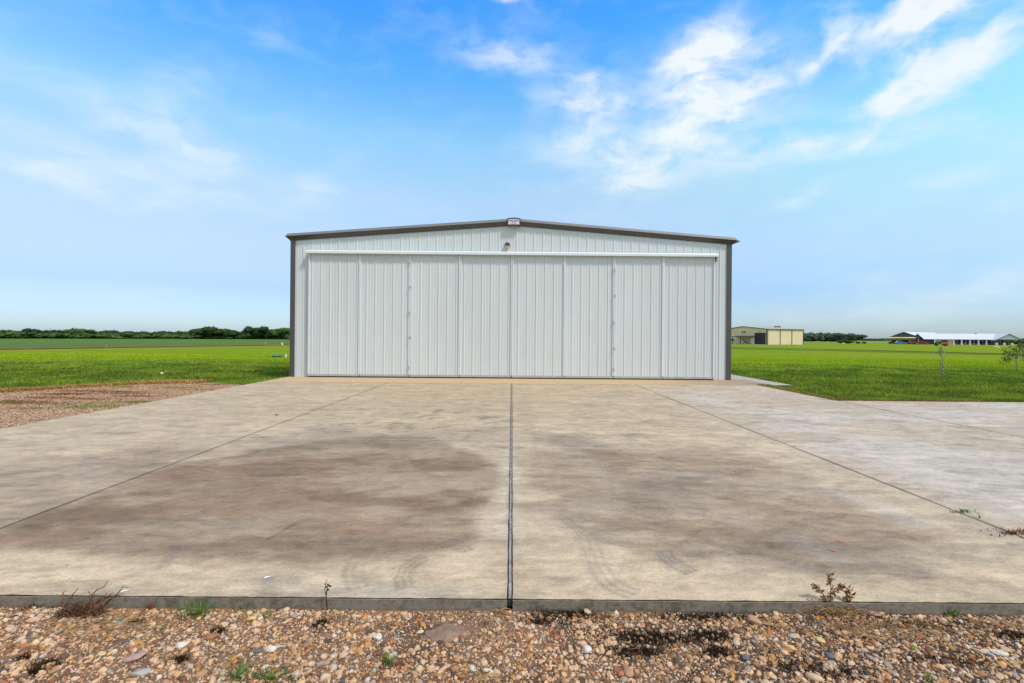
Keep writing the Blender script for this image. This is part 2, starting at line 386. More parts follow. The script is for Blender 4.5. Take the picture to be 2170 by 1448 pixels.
def gravel_far():
    m = bpy.data.materials.new('gravel_bed'); m.use_nodes = True; n = NT(m.node_tree); b = n.n['Principled BSDF']
    P = n.new('ShaderNodeNewGeometry').outputs['Position']
    v = n.new('ShaderNodeTexVoronoi', {'Vector': P, 'Scale': 34.0}); r = n.new('ShaderNodeSeparateColor', {0: v.outputs['Color']}).outputs[0]
    c = n.ramp(r, [(0, (.10, .055, .03)), (.3, (.32, .18, .10)), (.6, (.44, .27, .16)), (1, (.55, .39, .26))])
    p = n.noise(P, .9, 5, .6, .6); c = n.mix(n.math('MULTIPLY', n.rng(p, .56, .68), .5), c, (.16, .09, .05))
    n.l.new(c, b.inputs['Base Color']); b.inputs['Roughness'].default_value = .95
    bn = n.new('ShaderNodeBump', {'Height': v.outputs['Distance'], 'Strength': .8, 'Distance': .03}); bn.invert = True; n.l.new(bn.outputs[0], b.inputs['Normal'])
    return m
M['gravel_far'] = gravel_far()
SLAB_Y0, SLAB_Y1, SX = 2.595, 14.45, 7.65
# front bed, gently uneven
def zfront(x, y): return -0.060 + .018 * (fbm(x * 1.7 + 9, y * 1.7 + 4, 5, 3) - .5) - .006 * (2.6 - y)
gx, gy = np.meshgrid(np.linspace(-14, 16, 340), np.linspace(-6, SLAB_Y0 + .01, 150), indexing='ij')
gz = zfront(gx, gy)
mcx, mcy = G(950, 1335, flat=-.05)[:2]
mound = lambda x, y: .045 * np.exp(-(((x - mcx) / .17) ** 2 + ((y - mcy) / .10) ** 2))
vs = np.stack([gx, gy, gz], -1).reshape(-1, 3); i = np.arange(339)[:, None]; j = np.arange(149)[None]
q = np.stack([i * 150 + j, (i + 1) * 150 + j, (i + 1) * 150 + j + 1, i * 150 + j + 1], -1).reshape(-1, 4)
np_mesh('gravel_ground', vs, q, M['soil_front'], smooth=True, kind='structure')
# left bed along the slab
me = MB(); outl = [(-SX - .001, 2.4), (-SX - .001, 13.6), (-8.7, 14.3), (-9.8, 14.4), (-10.8, 14.0), (-12.7, 11.75), (-14.6, 10.6), (-19, 9.0), (-30, 8.4), (-30, 2.4)]
me.add([(x, y, -.035) for x, y in outl], [tuple(range(len(outl) - 1, -1, -1))])
me.build('gravel_path', M['gravel_far'], kind='structure')

def ico(sub):
    bm = bmesh.new(); bmesh.ops.create_icosphere(bm, subdivisions=sub, radius=1)
    v = np.array([x.co[:] for x in bm.verts]); f = np.array([[x.index for x in q.verts] for q in bm.faces]); bm.free(); return v, f
def rotm(n, tilt=.5):
    a = RNG.uniform(0, 2 * PI, n); t = RNG.normal(0, tilt, n); p = RNG.uniform(0, 2 * PI, n)
    ca, sa, ct, st, cp, sp_ = np.cos(a), np.sin(a), np.cos(t), np.sin(t), np.cos(p), np.sin(p)
    z0 = np.zeros(n); o = np.ones(n)
    Rz = np.stack([np.stack([ca, -sa, z0], -1), np.stack([sa, ca, z0], -1), np.stack([z0, z0, o], -1)], -2)
    Rx = np.stack([np.stack([o, z0, z0], -1), np.stack([z0, ct, -st], -1), np.stack([z0, st, ct], -1)], -2)
    Rp = np.stack([np.stack([cp, -sp_, z0], -1), np.stack([sp_, cp, z0], -1), np.stack([z0, z0, o], -1)], -2)
    return Rz @ Rx @ Rp
def stones(cx, cy, cz, size, sub, flat=(.45, .8)):
    """many pebbles as arrays"""
    n = len(cx); bv, bf = ico(sub); k = len(bv)
    protos = []
    for s in range(12):
        d = RNG.normal(0, 1, (9, 3)); d /= np.linalg.norm(d, axis=1)[:, None]
        v = bv.copy()
        for q in d:
            t = v @ q; lim = RNG.uniform(.42, .78); v = v - np.clip(t - lim, 0, None)[:, None] * q * .97
        v *= 1 + RNG.normal(0, .05, (k, 1)); protos.append(v)
    protos = np.array(protos); pv = protos[RNG.integers(0, 12, n)]
    sc = np.stack([size * RNG.uniform(.8, 1.25, n), size * RNG.uniform(.62, 1.0, n), size * RNG.uniform(*flat, n)], -1)
    pv = pv * sc[:, None, :]; pv = np.einsum('nij,nkj->nki', rotm(n, .3), pv)
    pv += np.stack([cx, cy, cz], -1)[:, None, :]
    f = (bf[None] + (np.arange(n) * k)[:, None, None]).reshape(-1, 3)
    return pv.reshape(-1, 3), f
PEB = [(0, (.56, .37, .215)), (.13, (0.414, 0.232, 0.116)), (.26, (0.528, 0.357, 0.224)), (.38, (0.308, 0.158, 0.076)), (.48, (0.528, 0.307, 0.160)),
       (.60, (0.510, 0.390, 0.280)), (.67, (0.229, 0.095, 0.040)), (.73, (0.440, 0.216, 0.064)), (.78, (0.150, 0.075, 0.044)), (.84, (0.299, 0.241, 0.200)),
       (.89, (0.546, 0.448, 0.360)), (.92, (0.088, 0.058, 0.040)), (.95, (0.370, 0.133, 0.044)), (.98, (0.088, 0.087, 0.088))]
M['pebble'] = island_mat('pebbles', PEB, .8, .25, vary=.22, vscale=35, bump=.3)
def scatter_front(n, smin, smax, x0=-4.6, x1=4.6, y0=1.25, y1=SLAB_Y0 - .012, p=2.2):
    x = RNG.uniform(x0, x1, n); y = RNG.uniform(y0, y1, n); s = smin + (smax - smin) * RNG.random(n) ** p
    return x, y, s
bare = lambda x, y: np.exp(-(((x - mcx) / .20) ** 2 + ((y - mcy) / .10) ** 2))
def front_stones(n, smin, smax, sub, p, sink=.15, thr=0):
    x, y, s = scatter_front(n, smin, smax, p=p)
    nz = fbm(x * 2.2 + 3, y * 2.2, 21, 4); keep = (RNG.random(n) > bare(x, y) * .93) & (RNG.random(n) < sst(nz, thr - .1, thr + .16) + .26) & (y + s < SLAB_Y0 - .003)
    x, y, s = x[keep], y[keep], s[keep]
    return stones(x, y, zfront(x, y) + s * sink, s, sub)
parts = [front_stones(90000, .0032, .0100, 1, 1.2, .2, .30), front_stones(17000, .009, .023, 2, 1.9, .12, .30), front_stones(950, .019, .031, 2, 2.2, .0, .36)]
off = 0; vv = []; ff = []
for v, f in parts: vv.append(v); ff.append(f + off); off += len(v)
np_mesh('gravel', np.concatenate(vv), np.concatenate(ff), M['pebble'], smooth=True, kind='stuff', label='loose tan, brown and grey pebbles of the gravel bed in front of the slab', category='gravel')
# left bed pebbles
n = 42000; x = RNG.uniform(-15, -SX - .02, n); y = 6.3 + (14.4 - 6.3) * RNG.random(n)
bx = np.interp(-x, [7.65, 8.7, 9.8, 10.8, 12.7, 15], [13.6, 14.3, 14.4, 14.0, 11.75, 10.5]); k = y < bx - .1
x, y = x[k], y[k]; s = RNG.uniform(.007, .019, len(x))
PEB2 = [(0, (.47, .27, .145)), (.3, (.34, .17, .085)), (.5, (.54, .37, .24)), (.7, (.27, .13, .07)), (.82, (.58, .46, .34)), (.92, (.15, .08, .05))]
M['pebble2'] = island_mat('path_pebbles', PEB2, .85, .2, vary=.1)
v, f = stones(x, y, -.035 + s * .3, s, 1)
np_mesh('path_gravel', v, f, M['pebble2'], smooth=True, kind='stuff', label='pinkish tan crushed gravel of the strip left of the concrete', category='gravel')

# ------------------------------------------------------------------ concrete
def P2(px, py): v = G(px, py, flat=0.0); return v.x, v.y
def blob(X, Y, poly, soft, warp=.25, seed=1, wf=1.2):
    """soft mask of a polygon given by photo points on the slab"""
    wx = X + warp * (fbm(X * wf, Y * wf * 1.6, seed) - .5) * 2.6; wy = Y + warp * (fbm(X * wf + 7, Y * wf * 1.6 + 3, seed + 9) - .5) * 1.8
    pts = [P2(*p) for p in poly]; n = len(pts); inside = np.zeros(X.shape, bool); dm = np.full(X.shape, 1e9)
    for i in range(n):
        (x0, y0), (x1, y1) = pts[i], pts[(i + 1) % n]
        c = ((y0 > wy) != (y1 > wy)) & (wx < (x1 - x0) * (wy - y0) / (y1 - y0 + 1e-12) + x0); inside ^= c
        dx, dy = x1 - x0, y1 - y0; t = np.clip(((wx - x0) * dx + (wy - y0) * dy) / (dx * dx + dy * dy), 0, 1)
        dm = np.minimum(dm, np.hypot(wx - x0 - t * dx, wy - y0 - t * dy))
    sd = np.where(inside, dm, -dm) + soft * 1.7 * (fbm(X * 4, Y * 5.5, seed + 20, 6, .68) - .5) + soft * 1.2 * (fbm(X * 1.5, Y * 2, seed + 21, 4) - .5); return sst(sd, -soft, soft)
def stroke(X, Y, pts, wid, comb=0):
    P = [P2(*p) for p in pts]
    for _ in range(3):
        Qp = [P[0]]
        for i in range(len(P) - 1):
            a, b = P[i], P[i + 1]; Qp += [(a[0] * .75 + b[0] * .25, a[1] * .75 + b[1] * .25), (a[0] * .25 + b[0] * .75, a[1] * .25 + b[1] * .75)]
        P = Qp + [P[-1]]
    out = np.zeros(X.shape); best = np.full(X.shape, 1e9); side = np.zeros(X.shape)
    xs = [p[0] for p in P]; ys = [p[1] for p in P]
    box = (X > min(xs) - wid * 2) & (X < max(xs) + wid * 2) & (Y > min(ys) - wid * 2) & (Y < max(ys) + wid * 2)
    if not box.any(): return out
    x, y = X[box], Y[box]; bd = np.full(x.shape, 1e9); sg = np.zeros(x.shape); tt = np.zeros(x.shape); m = len(P) - 1
    for i in range(m):
        (x0, y0), (x1, y1) = P[i], P[i + 1]; dx, dy = x1 - x0, y1 - y0; L = math.hypot(dx, dy) + 1e-9
        t = np.clip(((x - x0) * dx + (y - y0) * dy) / L ** 2, 0, 1); ex, ey = x - x0 - t * dx, y - y0 - t * dy
        d = np.hypot(ex, ey); c = d < bd; bd[c] = d[c]; sg[c] = ((ex * dy - ey * dx) / L)[c]; tt[c] = ((i + t) / m)[c]
    v = (sst(wid - bd, 0, wid * .35) if comb else .85 * sst(wid * 1.5 - bd, 0, wid * 1.5)) * sst(tt, 0, .12) * sst(1 - tt, 0, .12)
    if comb: v = v * (.35 + .65 * sst(np.cos(sg / wid * PI * comb), -.2, .5))
    out[box] = v * (.55 + .45 * sst(fbm(x * 9, y * 9, 33), .35, .6)); return out
def slab_color(X, Y):
    L = lambda r, g, b: np.array(lin(r, g, b))
    K = .63                                               # display value -> albedo
    base = np.ones(X.shape + (1,)) * L(221, 196, 164) * K
    def over(c, m): nonlocal base; base = base * (1 - m[..., None]) + (np.array(c) * K) * m[..., None]
    br = fbm(X * .9, Y * 1.9, 40, 6, .62); pa = fbm(X * .45 + 5, Y * .7, 41, 5); fi = fbm(X * 3.5, Y * 5.5, 42, 5, .65)
    # right bays: paler, greyer
    over(L(217, 197, 173), sst(X, 3.0, 4.6) * .85)
    over(L(228, 214, 197), sst(X, 3.7, 4.5) * sst(pa + .5 * (br - .5), .50, .66) * .75)
    over(L(186, 170, 154), sst(X, 3.7, 4.0) * sst(br * .6 + fi * .4, .55, .68) * .55)
    # warm far centre
    over(L(212, 188, 150), sst(Y, 6.5, 9.5) * sst(X, 4.5, -.5) * sst(X, -8, -2.5) * (.55 + .3 * (pa - .5)))
    over(L(196, 176, 146), sst(Y, 8, 10) * sst(X, 3.9, 3.0) * sst(br, .50, .66) * .45)
    # cream front
    over(L(236, 208, 170), sst(Y, 3.5, 2.8) * (.75 - .5 * sst(br, .5, .7)))
    over(L(186, 172, 152), sst(Y, 3.3, 2.7) * sst(br, .52, .66) * .6)
    # pale bleached edge along joints
    # left bay grey-pink stain
    m = blob(X, Y, [(-250, 1180), (-250, 985), (120, 972), (330, 950), (440, 962), (330, 1030), (60, 1100), (-60, 1180)], .35, .35, 3)
    over(L(180, 156, 131), m * (.50 + .5 * sst(br, .35, .65)))
    # big brown stain, centre-left bay
    m = blob(X, Y, [(-60, 1160), (60, 1110), (330, 1010), (420, 975), (620, 945), (760, 925), (900, 925), (1035, 975), (1055, 1010), (1030, 1065),
                    (985, 1095), (985, 1140), (930, 1172), (800, 1190), (640, 1205), (420, 1190), (200, 1166)], .17, .17, 8, 1.6)
    m = np.where((X > -3.77) & (X < 0), m, 0)
    over(L(168, 141, 114), m * (.90 + .12 * (pa - .5)))
    over(L(132, 105, 82), m * sst(br * .65 + fi * .35, .47, .62) * .62)
    over(L(180, 146, 118), m * sst(fbm(X * .9 + 3, Y * 1.6, 50, 6, .6), .50, .66) * .6)
    over(L(200, 176, 146), m * sst(fbm(X * .9 + 13, Y * 1.7, 51, 6, .6), .50, .66) * .65)
    # medium stain, centre-right bay
    m = blob(X, Y, [(1125, 985), (1150, 935), (1250, 945), (1400, 950), (1560, 955), (1700, 1010), (1850, 1065), (2000, 1150), (1900, 1215), (1650, 1185), (1450, 1160),
                    (1300, 1150), (1210, 1110), (1150, 1050)], .30, .24, 15, 1.4)
    m = np.where((X < 3.77) & (X > 0.03), m, 0)
    over(L(190, 164, 136), m * .85)
    over(L(154, 129, 104), m * sst(br * .7 + fi * .3, .46, .62) * .65)
    over(L(206, 185, 160), m * sst(fbm(X * .8 + 23, Y * 1.7, 52, 6, .6), .48, .64) * .6)
    m = blob(X, Y, [(1290, 1060), (1300, 1015), (1440, 1005), (1540, 1030), (1500, 1075), (1380, 1095)], .25, .2, 18)
    over(L(148, 126, 106), m * .5)
    m = blob(X, Y, [(1140, 930), (1170, 918), (1300, 938), (1290, 947), (1200, 945)], .15, .2, 19); over(L(150, 138, 124), m * .5)
    for pts, w, a in [([(1750, 1190), (1900, 1200), (2080, 1240), (2170, 1250)], .10, .4), ([(1640, 1165), (1800, 1160), (1960, 1170), (2160, 1200)], .10, .35),
                      ([(320, 1215), (480, 1230), (640, 1235)], .05, .4), ([(0, 1215), (120, 1205), (330, 1190)], .035, .5)]:
        over(L(158, 145, 130), stroke(X, Y, pts, w) * a)
    # dark zone by the far part of the brown stain
    m = blob(X, Y, [(480, 930), (700, 905), (860, 912), (1040, 905), (1070, 930), (900, 945), (600, 950)], .5, .4, 25)
    over(L(178, 162, 138), np.where(X < 0, m, 0) * .55)
    # tyre marks
    T = [([(835, 935), (850, 985), (920, 1035), (960, 1065)], .085, 5, .36, (190, 174, 154)), ([(1190, 1095), (1235, 1130), (1300, 1150), (1345, 1155)], .07, 4, .55, (140, 130, 120)),
         ([(1400, 1165), (1420, 1190), (1470, 1215)], .09, 4, .6, (140, 130, 120)), ([(1240, 1130), (1262, 1190), (1290, 1240), (1350, 1262)], .11, 4, .4, (150, 142, 134)),
         ([(1490, 1145), (1560, 1165), (1620, 1172)], .06, 3, .5, (135, 127, 122)), ([(1640, 1180), (1700, 1200), (1760, 1215)], .05, 3, .5, (150, 144, 140)),
         ([(860, 1250), (850, 1215), (880, 1190), (905, 1180)], .08, 4, .5, (150, 136, 118)), ([(760, 1250), (745, 1215), (760, 1190)], .10, 4, .4, (150, 136, 118)),
         ([(935, 1160), (960, 1145), (990, 1170)], .07, 4, .6, (120, 108, 98)), ([(1175, 945), (1220, 955), (1260, 990), (1270, 1010)], .08, 4, .3, (198, 190, 178)),
         ([(565, 1145), (600, 1125), (632, 1105)], .02, 0, .6, (110, 98, 88)), ([(400, 1085), (450, 1105), (560, 1125)], .05, 3, .35, (190, 178, 164)),
         ([(340, 1210), (360, 1180), (400, 1150)], .05, 0, .5, (150, 140, 130)), ([(1245, 822), (1340, 840), (1500, 862)], .05, 0, .35, (150, 138, 120)),
         ([(985, 900), (1000, 930), (1040, 945), (1110, 960)], .04, 2, .3, (170, 155, 132)), ([(1100, 905), (1150, 930), (1120, 960)], .05, 0, .3, (165, 150, 130)),
         ([(1290, 850), (1340, 880), (1390, 905)], .03, 0, .3, (165, 155, 138)), ([(1100, 870), (1160, 890), (1240, 905)], .03, 0, .25, (165, 155, 138)),
         ([(175, 965), (180, 1000), (190, 1030)], .10, 4, .3, (172, 165, 155)), ([(0, 1008), (60, 998), (130, 994)], .10, 3, .45, (145, 135, 125)),
         ([(1470, 825), (1560, 845), (1700, 860)], .03, 0, .35, (160, 150, 135)), ([(1590, 880), (1640, 890), (1700, 892)], .3, 0, .25, (175, 172, 170)),
         ([(1700, 1020), (1850, 1070), (1970, 1120)], .16, 0, .35, (214, 208, 202)), ([(1650, 1130), (1740, 1165), (1800, 1185)], .16, 0, .30, (204, 198, 192)),
         ([(1080, 900), (1090, 1000), (1092, 1110), (1100, 1190)], .05, 0, .35, (222, 208, 184)), ([(1075, 950), (1070, 1050), (1062, 1160)], .09, 0, .5, (222, 208, 184))]
    rs = random.Random(5)
    for k in range(22):                                     # short arcs of turning tyres in the far half
        x = rs.uniform(640, 1380); y = rs.uniform(862, 925); l = rs.uniform(16, 40); h = rs.uniform(4, 13)
        if x > 1080: h *= .8
        T.append(([(x, y + h * .8), (x + l * .35, y), (x + l, y - h * .15)], rs.uniform(.05, .12), rs.choice([0, 2, 3]), rs.uniform(.25, .55) * (.6 if x > 1080 else 1), (132, 118, 98)))
    for x, y in [(690, 900), (735, 899), (905, 882), (925, 886), (1035, 886), (1040, 897), (870, 876), (838, 899)]:
        T.append(([(x - 18, y + 3), (x, y - 2), (x + 20, y)], .07, 2, .6, (125, 110, 92)))
    for p, w, cb, a, c in T: over(L(*[q * (.93 if c[0] < 165 else 1) for q in c]), np.minimum(stroke(X, Y, p, w, cb) * a * 1.15, .9))
    # pale control crack across bays
    yc = P2(1260, 950)[1]; wob = .05 * (fbm(X * 1.5, X * 0, 60, 3) - .5)
    m = sst(.022 - np.abs(Y - yc - wob), 0, .016) * ((X > .35) & (X < 3.3)); over(L(226, 212, 190), m * .8)
    yc2 = P2(900, 932)[1]; m = sst(.02 - np.abs(Y - yc2 - wob * 1.5), 0, .016) * ((X > -3.2) & (X < -.1)); over(L(212, 196, 172), m * .55)
    # dirty joints
    for jx in (-3.77, 0.0, 3.77, SX): over(L(150, 136, 118), sst(.05 - np.abs(X - jx), 0, .045) * (.25 + .5 * sst(fbm(X * 3, Y * 2.2, 61), .4, .7)))
    # mould edge at the front lip
    over(L(120, 110, 92), sst(SLAB_Y0 + .012 - Y + .035 * (fbm(X * 16, Y * 0, 62, 4) - .35), 0, .014) * .75)
    mo = fbm(X * 8, Y * 15, 44, 5, .7); sp1 = vn(X * 40, Y * 90, 45); g = .93 + .30 * (fi - .5) + .52 * (mo - .5) + .10 * (vn(X * 24, Y * 60, 43) - .5) + .08 * (sp1 - .5)
    rd = lambda a, b, sd: (1 - np.abs(2 * fbm(X * a + .5 * fi, Y * b + .4 * mo, sd, 5, .6) - 1)) ** 9
    g = g + .11 * rd(.9, 1.6, 71) - .10 * rd(1.1, 2.3, 72) + .10 * rd(2.2, 4.5, 73) * sst(br, .4, .6) - .09 * rd(3.1, 7, 74)
    g = g - .16 * sst(fbm(X * 1.6, Y * 6, 46, 6, .65), .55, .72) + .13 * sst(fbm(X * 1.5 + 4, Y * 5, 47, 6, .65), .54, .70); return base * g[..., None]
def concrete_mat(name, attr=True, col=(.3, .3, .3), side=False):
    m = bpy.data.materials.new(name); m.use_nodes = True; n = NT(m.node_tree); b = n.n['Principled BSDF']
    P = n.new('ShaderNodeNewGeometry').outputs['Position']
    c = n.new('ShaderNodeAttribute', attribute_name='col').outputs['Color'] if attr else n.mix(0, col, col)
    br = n.noise(n.scale(P, (6, 90, 60)), 1, 4, .6); sp_ = n.noise(P, 110, 3, .7); sp2 = n.noise(P, 420, 2, .6)
    f = n.math('ADD', n.rng(br, .25, .75, -.09, .09, False), n.math('ADD', n.rng(sp_, .25, .75, -.26, .26, False), n.rng(sp2, .2, .8, -.24, .24, False)))
    f = n.math('ADD', f, n.rng(n.noise(n.scale(P, (1, 1.6, 1)), 38, 3, .7), .25, .75, -.19, .19, False))
    f = n.math('ADD', f, 1.0)
    c = n.mix(1.0, c, n.new('ShaderNodeCombineXYZ', {0: f, 1: f, 2: f}).outputs[0], 'MULTIPLY')
    v = n.new('ShaderNodeTexVoronoi', {'Vector': P, 'Scale': 7.0, 'Randomness': 1.0}); r = n.new('ShaderNodeSeparateColor', {0: v.outputs['Color']}).outputs[0]
    pit = n.math('MULTIPLY', n.rng(v.outputs['Distance'], .055, .03), n.rng(r, .62, .64)); c = n.mix(n.math('MULTIPLY', pit, .75), c, (.06, .05, .04))
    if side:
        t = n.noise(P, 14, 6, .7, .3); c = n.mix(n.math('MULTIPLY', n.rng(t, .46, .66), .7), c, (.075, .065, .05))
    n.l.new(c, b.inputs['Base Color']); b.inputs['Roughness'].default_value = .88; b.inputs['Specular IOR Level'].default_value = .25
    h = n.math('ADD', n.math('MULTIPLY', br, .5), sp_); bn = n.new('ShaderNodeBump', {'Height': h, 'Strength': .25, 'Distance': .004}); n.l.new(bn.outputs[0], b.inputs['Normal'])
    return m
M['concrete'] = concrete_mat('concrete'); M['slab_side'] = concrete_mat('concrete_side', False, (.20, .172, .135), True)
M['old_concrete'] = concrete_mat('walk_concrete', False, (.36, .33, .29)); M['tan_concrete'] = concrete_mat('tan_concrete', False, (.47, .33, .19))
ygr = SLAB_Y0 + (SLAB_Y1 - SLAB_Y0) * np.linspace(0, 1, 420) ** 1.55
gap = .0065
bays = [(-SX, -3.77, SLAB_Y1, .022), (-3.77, 0, SLAB_Y1, .018), (0, 3.77, SLAB_Y1, .018), (3.77, SX, SLAB_Y1, .025), (SX, 26, 11.08, .06)]
vv = []; ff = []; cc = []; sidef = MB(); off = 0
for bi, (x0, x1, ye, dx) in enumerate(bays):
    gl = .016 if bi == 2 else gap; gr = .016 if bi == 1 else gap
    if bi == 0: gl = 0
    xs = np.linspace(x0 + gl, x1 - gr, int((x1 - x0) / dx)); ysb = SLAB_Y0 + (ye - SLAB_Y0) * (ygr - SLAB_Y0) / (SLAB_Y1 - SLAB_Y0)
    X, Y = np.meshgrid(xs, ysb, indexing='ij'); Xg = X.copy(); Yg = Y.copy()
    # worn arrises: edges wander by a few millimetres
    if bi > 0: Xg[0] += .004 * (fbm(Y[0] * 9, Y[0] * 0, 70 + bi, 4) - .5)
    if bi < 4: Xg[-1] -= .004 * (fbm(Y[-1] * 9, Y[-1] * 0, 80 + bi, 4) - .5) * 2
    Z = np.zeros_like(X); Z[:, 0] = -.003; Yg[:, 1] = SLAB_Y0 + .010 + .008 * (fbm(X[:, 1] * 12, X[:, 1] * 0, 90, 4) - .5)
    a, b = X.shape; vv.append(np.stack([Xg, Yg, Z], -1).reshape(-1, 3)); C = slab_color(X, Y); cc.append(np.concatenate([C, np.ones(C.shape[:2] + (1,))], -1).reshape(-1, 4))
    i = np.arange(a - 1)[:, None]; j = np.arange(b - 1)[None]
    ff.append(off + np.stack([i * b + j, (i + 1) * b + j, (i + 1) * b + j + 1, i * b + j + 1], -1).reshape(-1, 4)); off += a * b
    xl, xr = xs[0], xs[-1]; zt, zb = -.0032, -.16
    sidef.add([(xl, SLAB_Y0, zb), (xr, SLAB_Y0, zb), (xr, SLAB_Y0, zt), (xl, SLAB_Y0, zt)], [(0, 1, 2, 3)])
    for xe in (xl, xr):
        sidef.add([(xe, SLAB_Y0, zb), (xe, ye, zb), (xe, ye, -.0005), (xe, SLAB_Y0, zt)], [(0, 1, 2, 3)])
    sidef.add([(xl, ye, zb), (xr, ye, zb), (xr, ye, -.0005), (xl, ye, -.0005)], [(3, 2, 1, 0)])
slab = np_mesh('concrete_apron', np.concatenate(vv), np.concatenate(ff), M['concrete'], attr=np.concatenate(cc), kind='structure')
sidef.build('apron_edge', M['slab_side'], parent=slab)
jm = MB()
for jx in (-3.77, 3.77): jm.box(jx - .012, jx + .012, SLAB_Y0 + .01, SLAB_Y1, -.03, -.012)
jm.box(SX - .012, SX + .012, SLAB_Y0 + .01, 11.08, -.03, -.012); jm.box(-.02, .02, SLAB_Y0 + .012, SLAB_Y1, -.04, -.016)
M['joint'] = mat('joint_filler', (.045, .036, .028), .95, var=.3, vscale=9)
jm.build('joint_filler', M['joint'], parent=slab)
st = MB(); prevx = 0
ysj = np.linspace(SLAB_Y0 + .02, SLAB_Y1, 60)
for k in range(59):
    w0 = .0085; a = .0012 * math.sin(k * 1.7); b = .0012 * math.sin((k + 1) * 1.7)
    st.add([(-w0 + a, ysj[k], -.003), (w0 + a, ysj[k], -.003), (w0 + b, ysj[k + 1], -.003), (-w0 + b, ysj[k + 1], -.003)], [(0, 1, 2, 3)])
M['joint_strip'] = mat('joint_strip', (.26, .235, .22), .7, var=.35, vscale=9, dirt=((.06, .05, .04), 7, .50, .8))
st.build('joint_strip', M['joint_strip'], parent=slab)

# tan threshold strip in front of the doors + side path
WY = 16.24; HX0, HX1 = -7.60, 7.53
tb = MB(); xs = [-SX, -4.68, -1.56, 1.42, 4.60, 8.15]
for k in range(5): tb.box(xs[k] + (.004 if k else 0), xs[k + 1] - .004, SLAB_Y1 + .006, WY + .3, -.15, .004)
def tanmat():
    m = M['tan_concrete']; n = NT(m.node_tree); b = n.n['Principled BSDF']; cur = b.inputs['Base Color'].links[0].from_socket
    P = n.new('ShaderNodeNewGeometry').outputs['Position']; x = n.new('ShaderNodeSeparateXYZ', {0: P}).outputs[0]
    f = n.math('MULTIPLY', n.rng(x, 3.8, 7.8), n.rng(n.noise(n.scale(P, (.5, 2.5, 1)), 1.2, 5, .65), .35, .6, .35, 1)); c = n.mix(f, cur, (.27, .19, .135)); n.l.new(c, b.inputs['Base Color'])
tanmat()
tb.build('threshold_slab', M['tan_concrete'], kind='structure')
tb = MB(); tb.box(8.155, 8.80, 14.70, 31, -.15, -.008); tb.box(SX + .01, 8.154, SLAB_Y1 - .1 + .1, 14.9, -.15, -.004) if False else None
tb.add([(8.80, 14.70, -.008), (8.80, 14.70, -.15), (8.155, 14.70, -.008), (8.155, 14.70, -.15)], [(0, 1, 3, 2)])
tb.box(HX1 + .05, 8.154, WY + .31, 31, -.15, -.006)
tb.build('side_path', M['old_concrete'], kind='structure')

# ------------------------------------------------------------------ hangar
hg = empty('hangar', (0, WY, 0), R(.25), label='large white metal hangar with wide closed sliding doors on the concrete apron', cat='hangar')
EZ, RZ, DEP = 4.70, 5.30, 24.0        # wall top at the eaves, at the ridge, depth
RXC = .03
def ztop(x): return EZ + (RZ - EZ) * (1 - abs(x - RXC) / 7.6)
def ribbed(mb, x0, x1, zfun0, zfun1, y, pitch=.3048, phase=0.0, rh=.019, out=-1):
    """ribbed sheet in the xz plane; ribs project towards -y"""
    prof = []; k = math.floor((x0 - phase) / pitch) - 1
    while phase + k * pitch < x1 + pitch:
        c = phase + k * pitch
        for dx, h in [(-.032, 0), (-.014, rh), (.014, rh), (.032, 0), (.088, 0), (.096, .005), (.112, .005), (.120, 0), (.186, 0), (.194, .005), (.210, .005), (.218, 0)]:
            prof.append((c + dx, h))
        k += 1
    pr = [(x, h) for x, h in prof if x0 < x < x1]
    pr = [(x0, 0)] + pr + [(x1, 0)]
    b = len(mb.v); vs = []
    for x, h in pr: vs += [(x, y + out * h, zfun0(x)), (x, y + out * h, zfun1(x))]
    mb.add(vs, [(2 * i, 2 * i + 2, 2 * i + 3, 2 * i + 1) for i in range(len(pr) - 1)])
def screws(mb, x0, x1, zs, y, pitch, phase, off=(.05, .15, .255)):
    k = math.floor((x0 - phase) / pitch)
    while phase + k * pitch < x1:
        for o in off:
            x = phase + k * pitch + o
            if x0 + .05 < x < x1 - .05:
                for z in zs:
                    mb.add([(x - .008, y - .009, z - .008), (x + .008, y - .009, z - .008), (x + .008, y - .009, z + .008), (x - .008, y - .009, z + .008), (x, y - .014, z)],
                           [(0, 1, 4), (1, 2, 4), (2, 3, 4), (3, 0, 4)])
        k += 1
wl = MB()
TRK0, TRK1 = 4.22, 4.335
DX0, DX1 = -6.955, 6.93
ribbed(wl, HX0 + .12, HX1 - .12, lambda x: 4.20 if DX0 < x < DX1 else 0.0, ztop, 0, phase=.135)
screws(wl, HX0 + .12, HX1 - .12, [4.52], 0, .3048, .135, (.05,)); screws(wl, HX0 + .12, DX0, [1.45, 2.9, .06], 0, .3048, .135, (.05,)); screws(wl, DX1, HX1 - .12, [1.45, 2.9, .06], 0, .3048, .135, (.05,))
wl.build('front_wall', M['panel'], hg)
# side and rear walls
sw = MB()
for x, s in ((HX0, -1), (HX1, 1)):
    k = 0; pr = []
    while k * .3048 < DEP:
        for d, h in [(0, 0), (.018, .03), (.046, .03), (.064, 0)]: pr.append((k * .3048 + .1 + d, h))
        k += 1
    vs = []
    for y, h in pr: vs += [(x + s * (h - .03), y, 0), (x + s * (h - .03), y, EZ)]
    sw.add(vs, [(2 * i, 2 * i + 2, 2 * i + 3, 2 * i + 1) for i in range(len(pr) - 1)])
sw.add([(HX0, DEP, 0), (HX1, DEP, 0), (HX1, DEP, EZ), (RXC, DEP, RZ), (HX0, DEP, EZ)], [(0, 1, 2, 3, 4)])
sw.build('side_wall', M['panel'], hg)
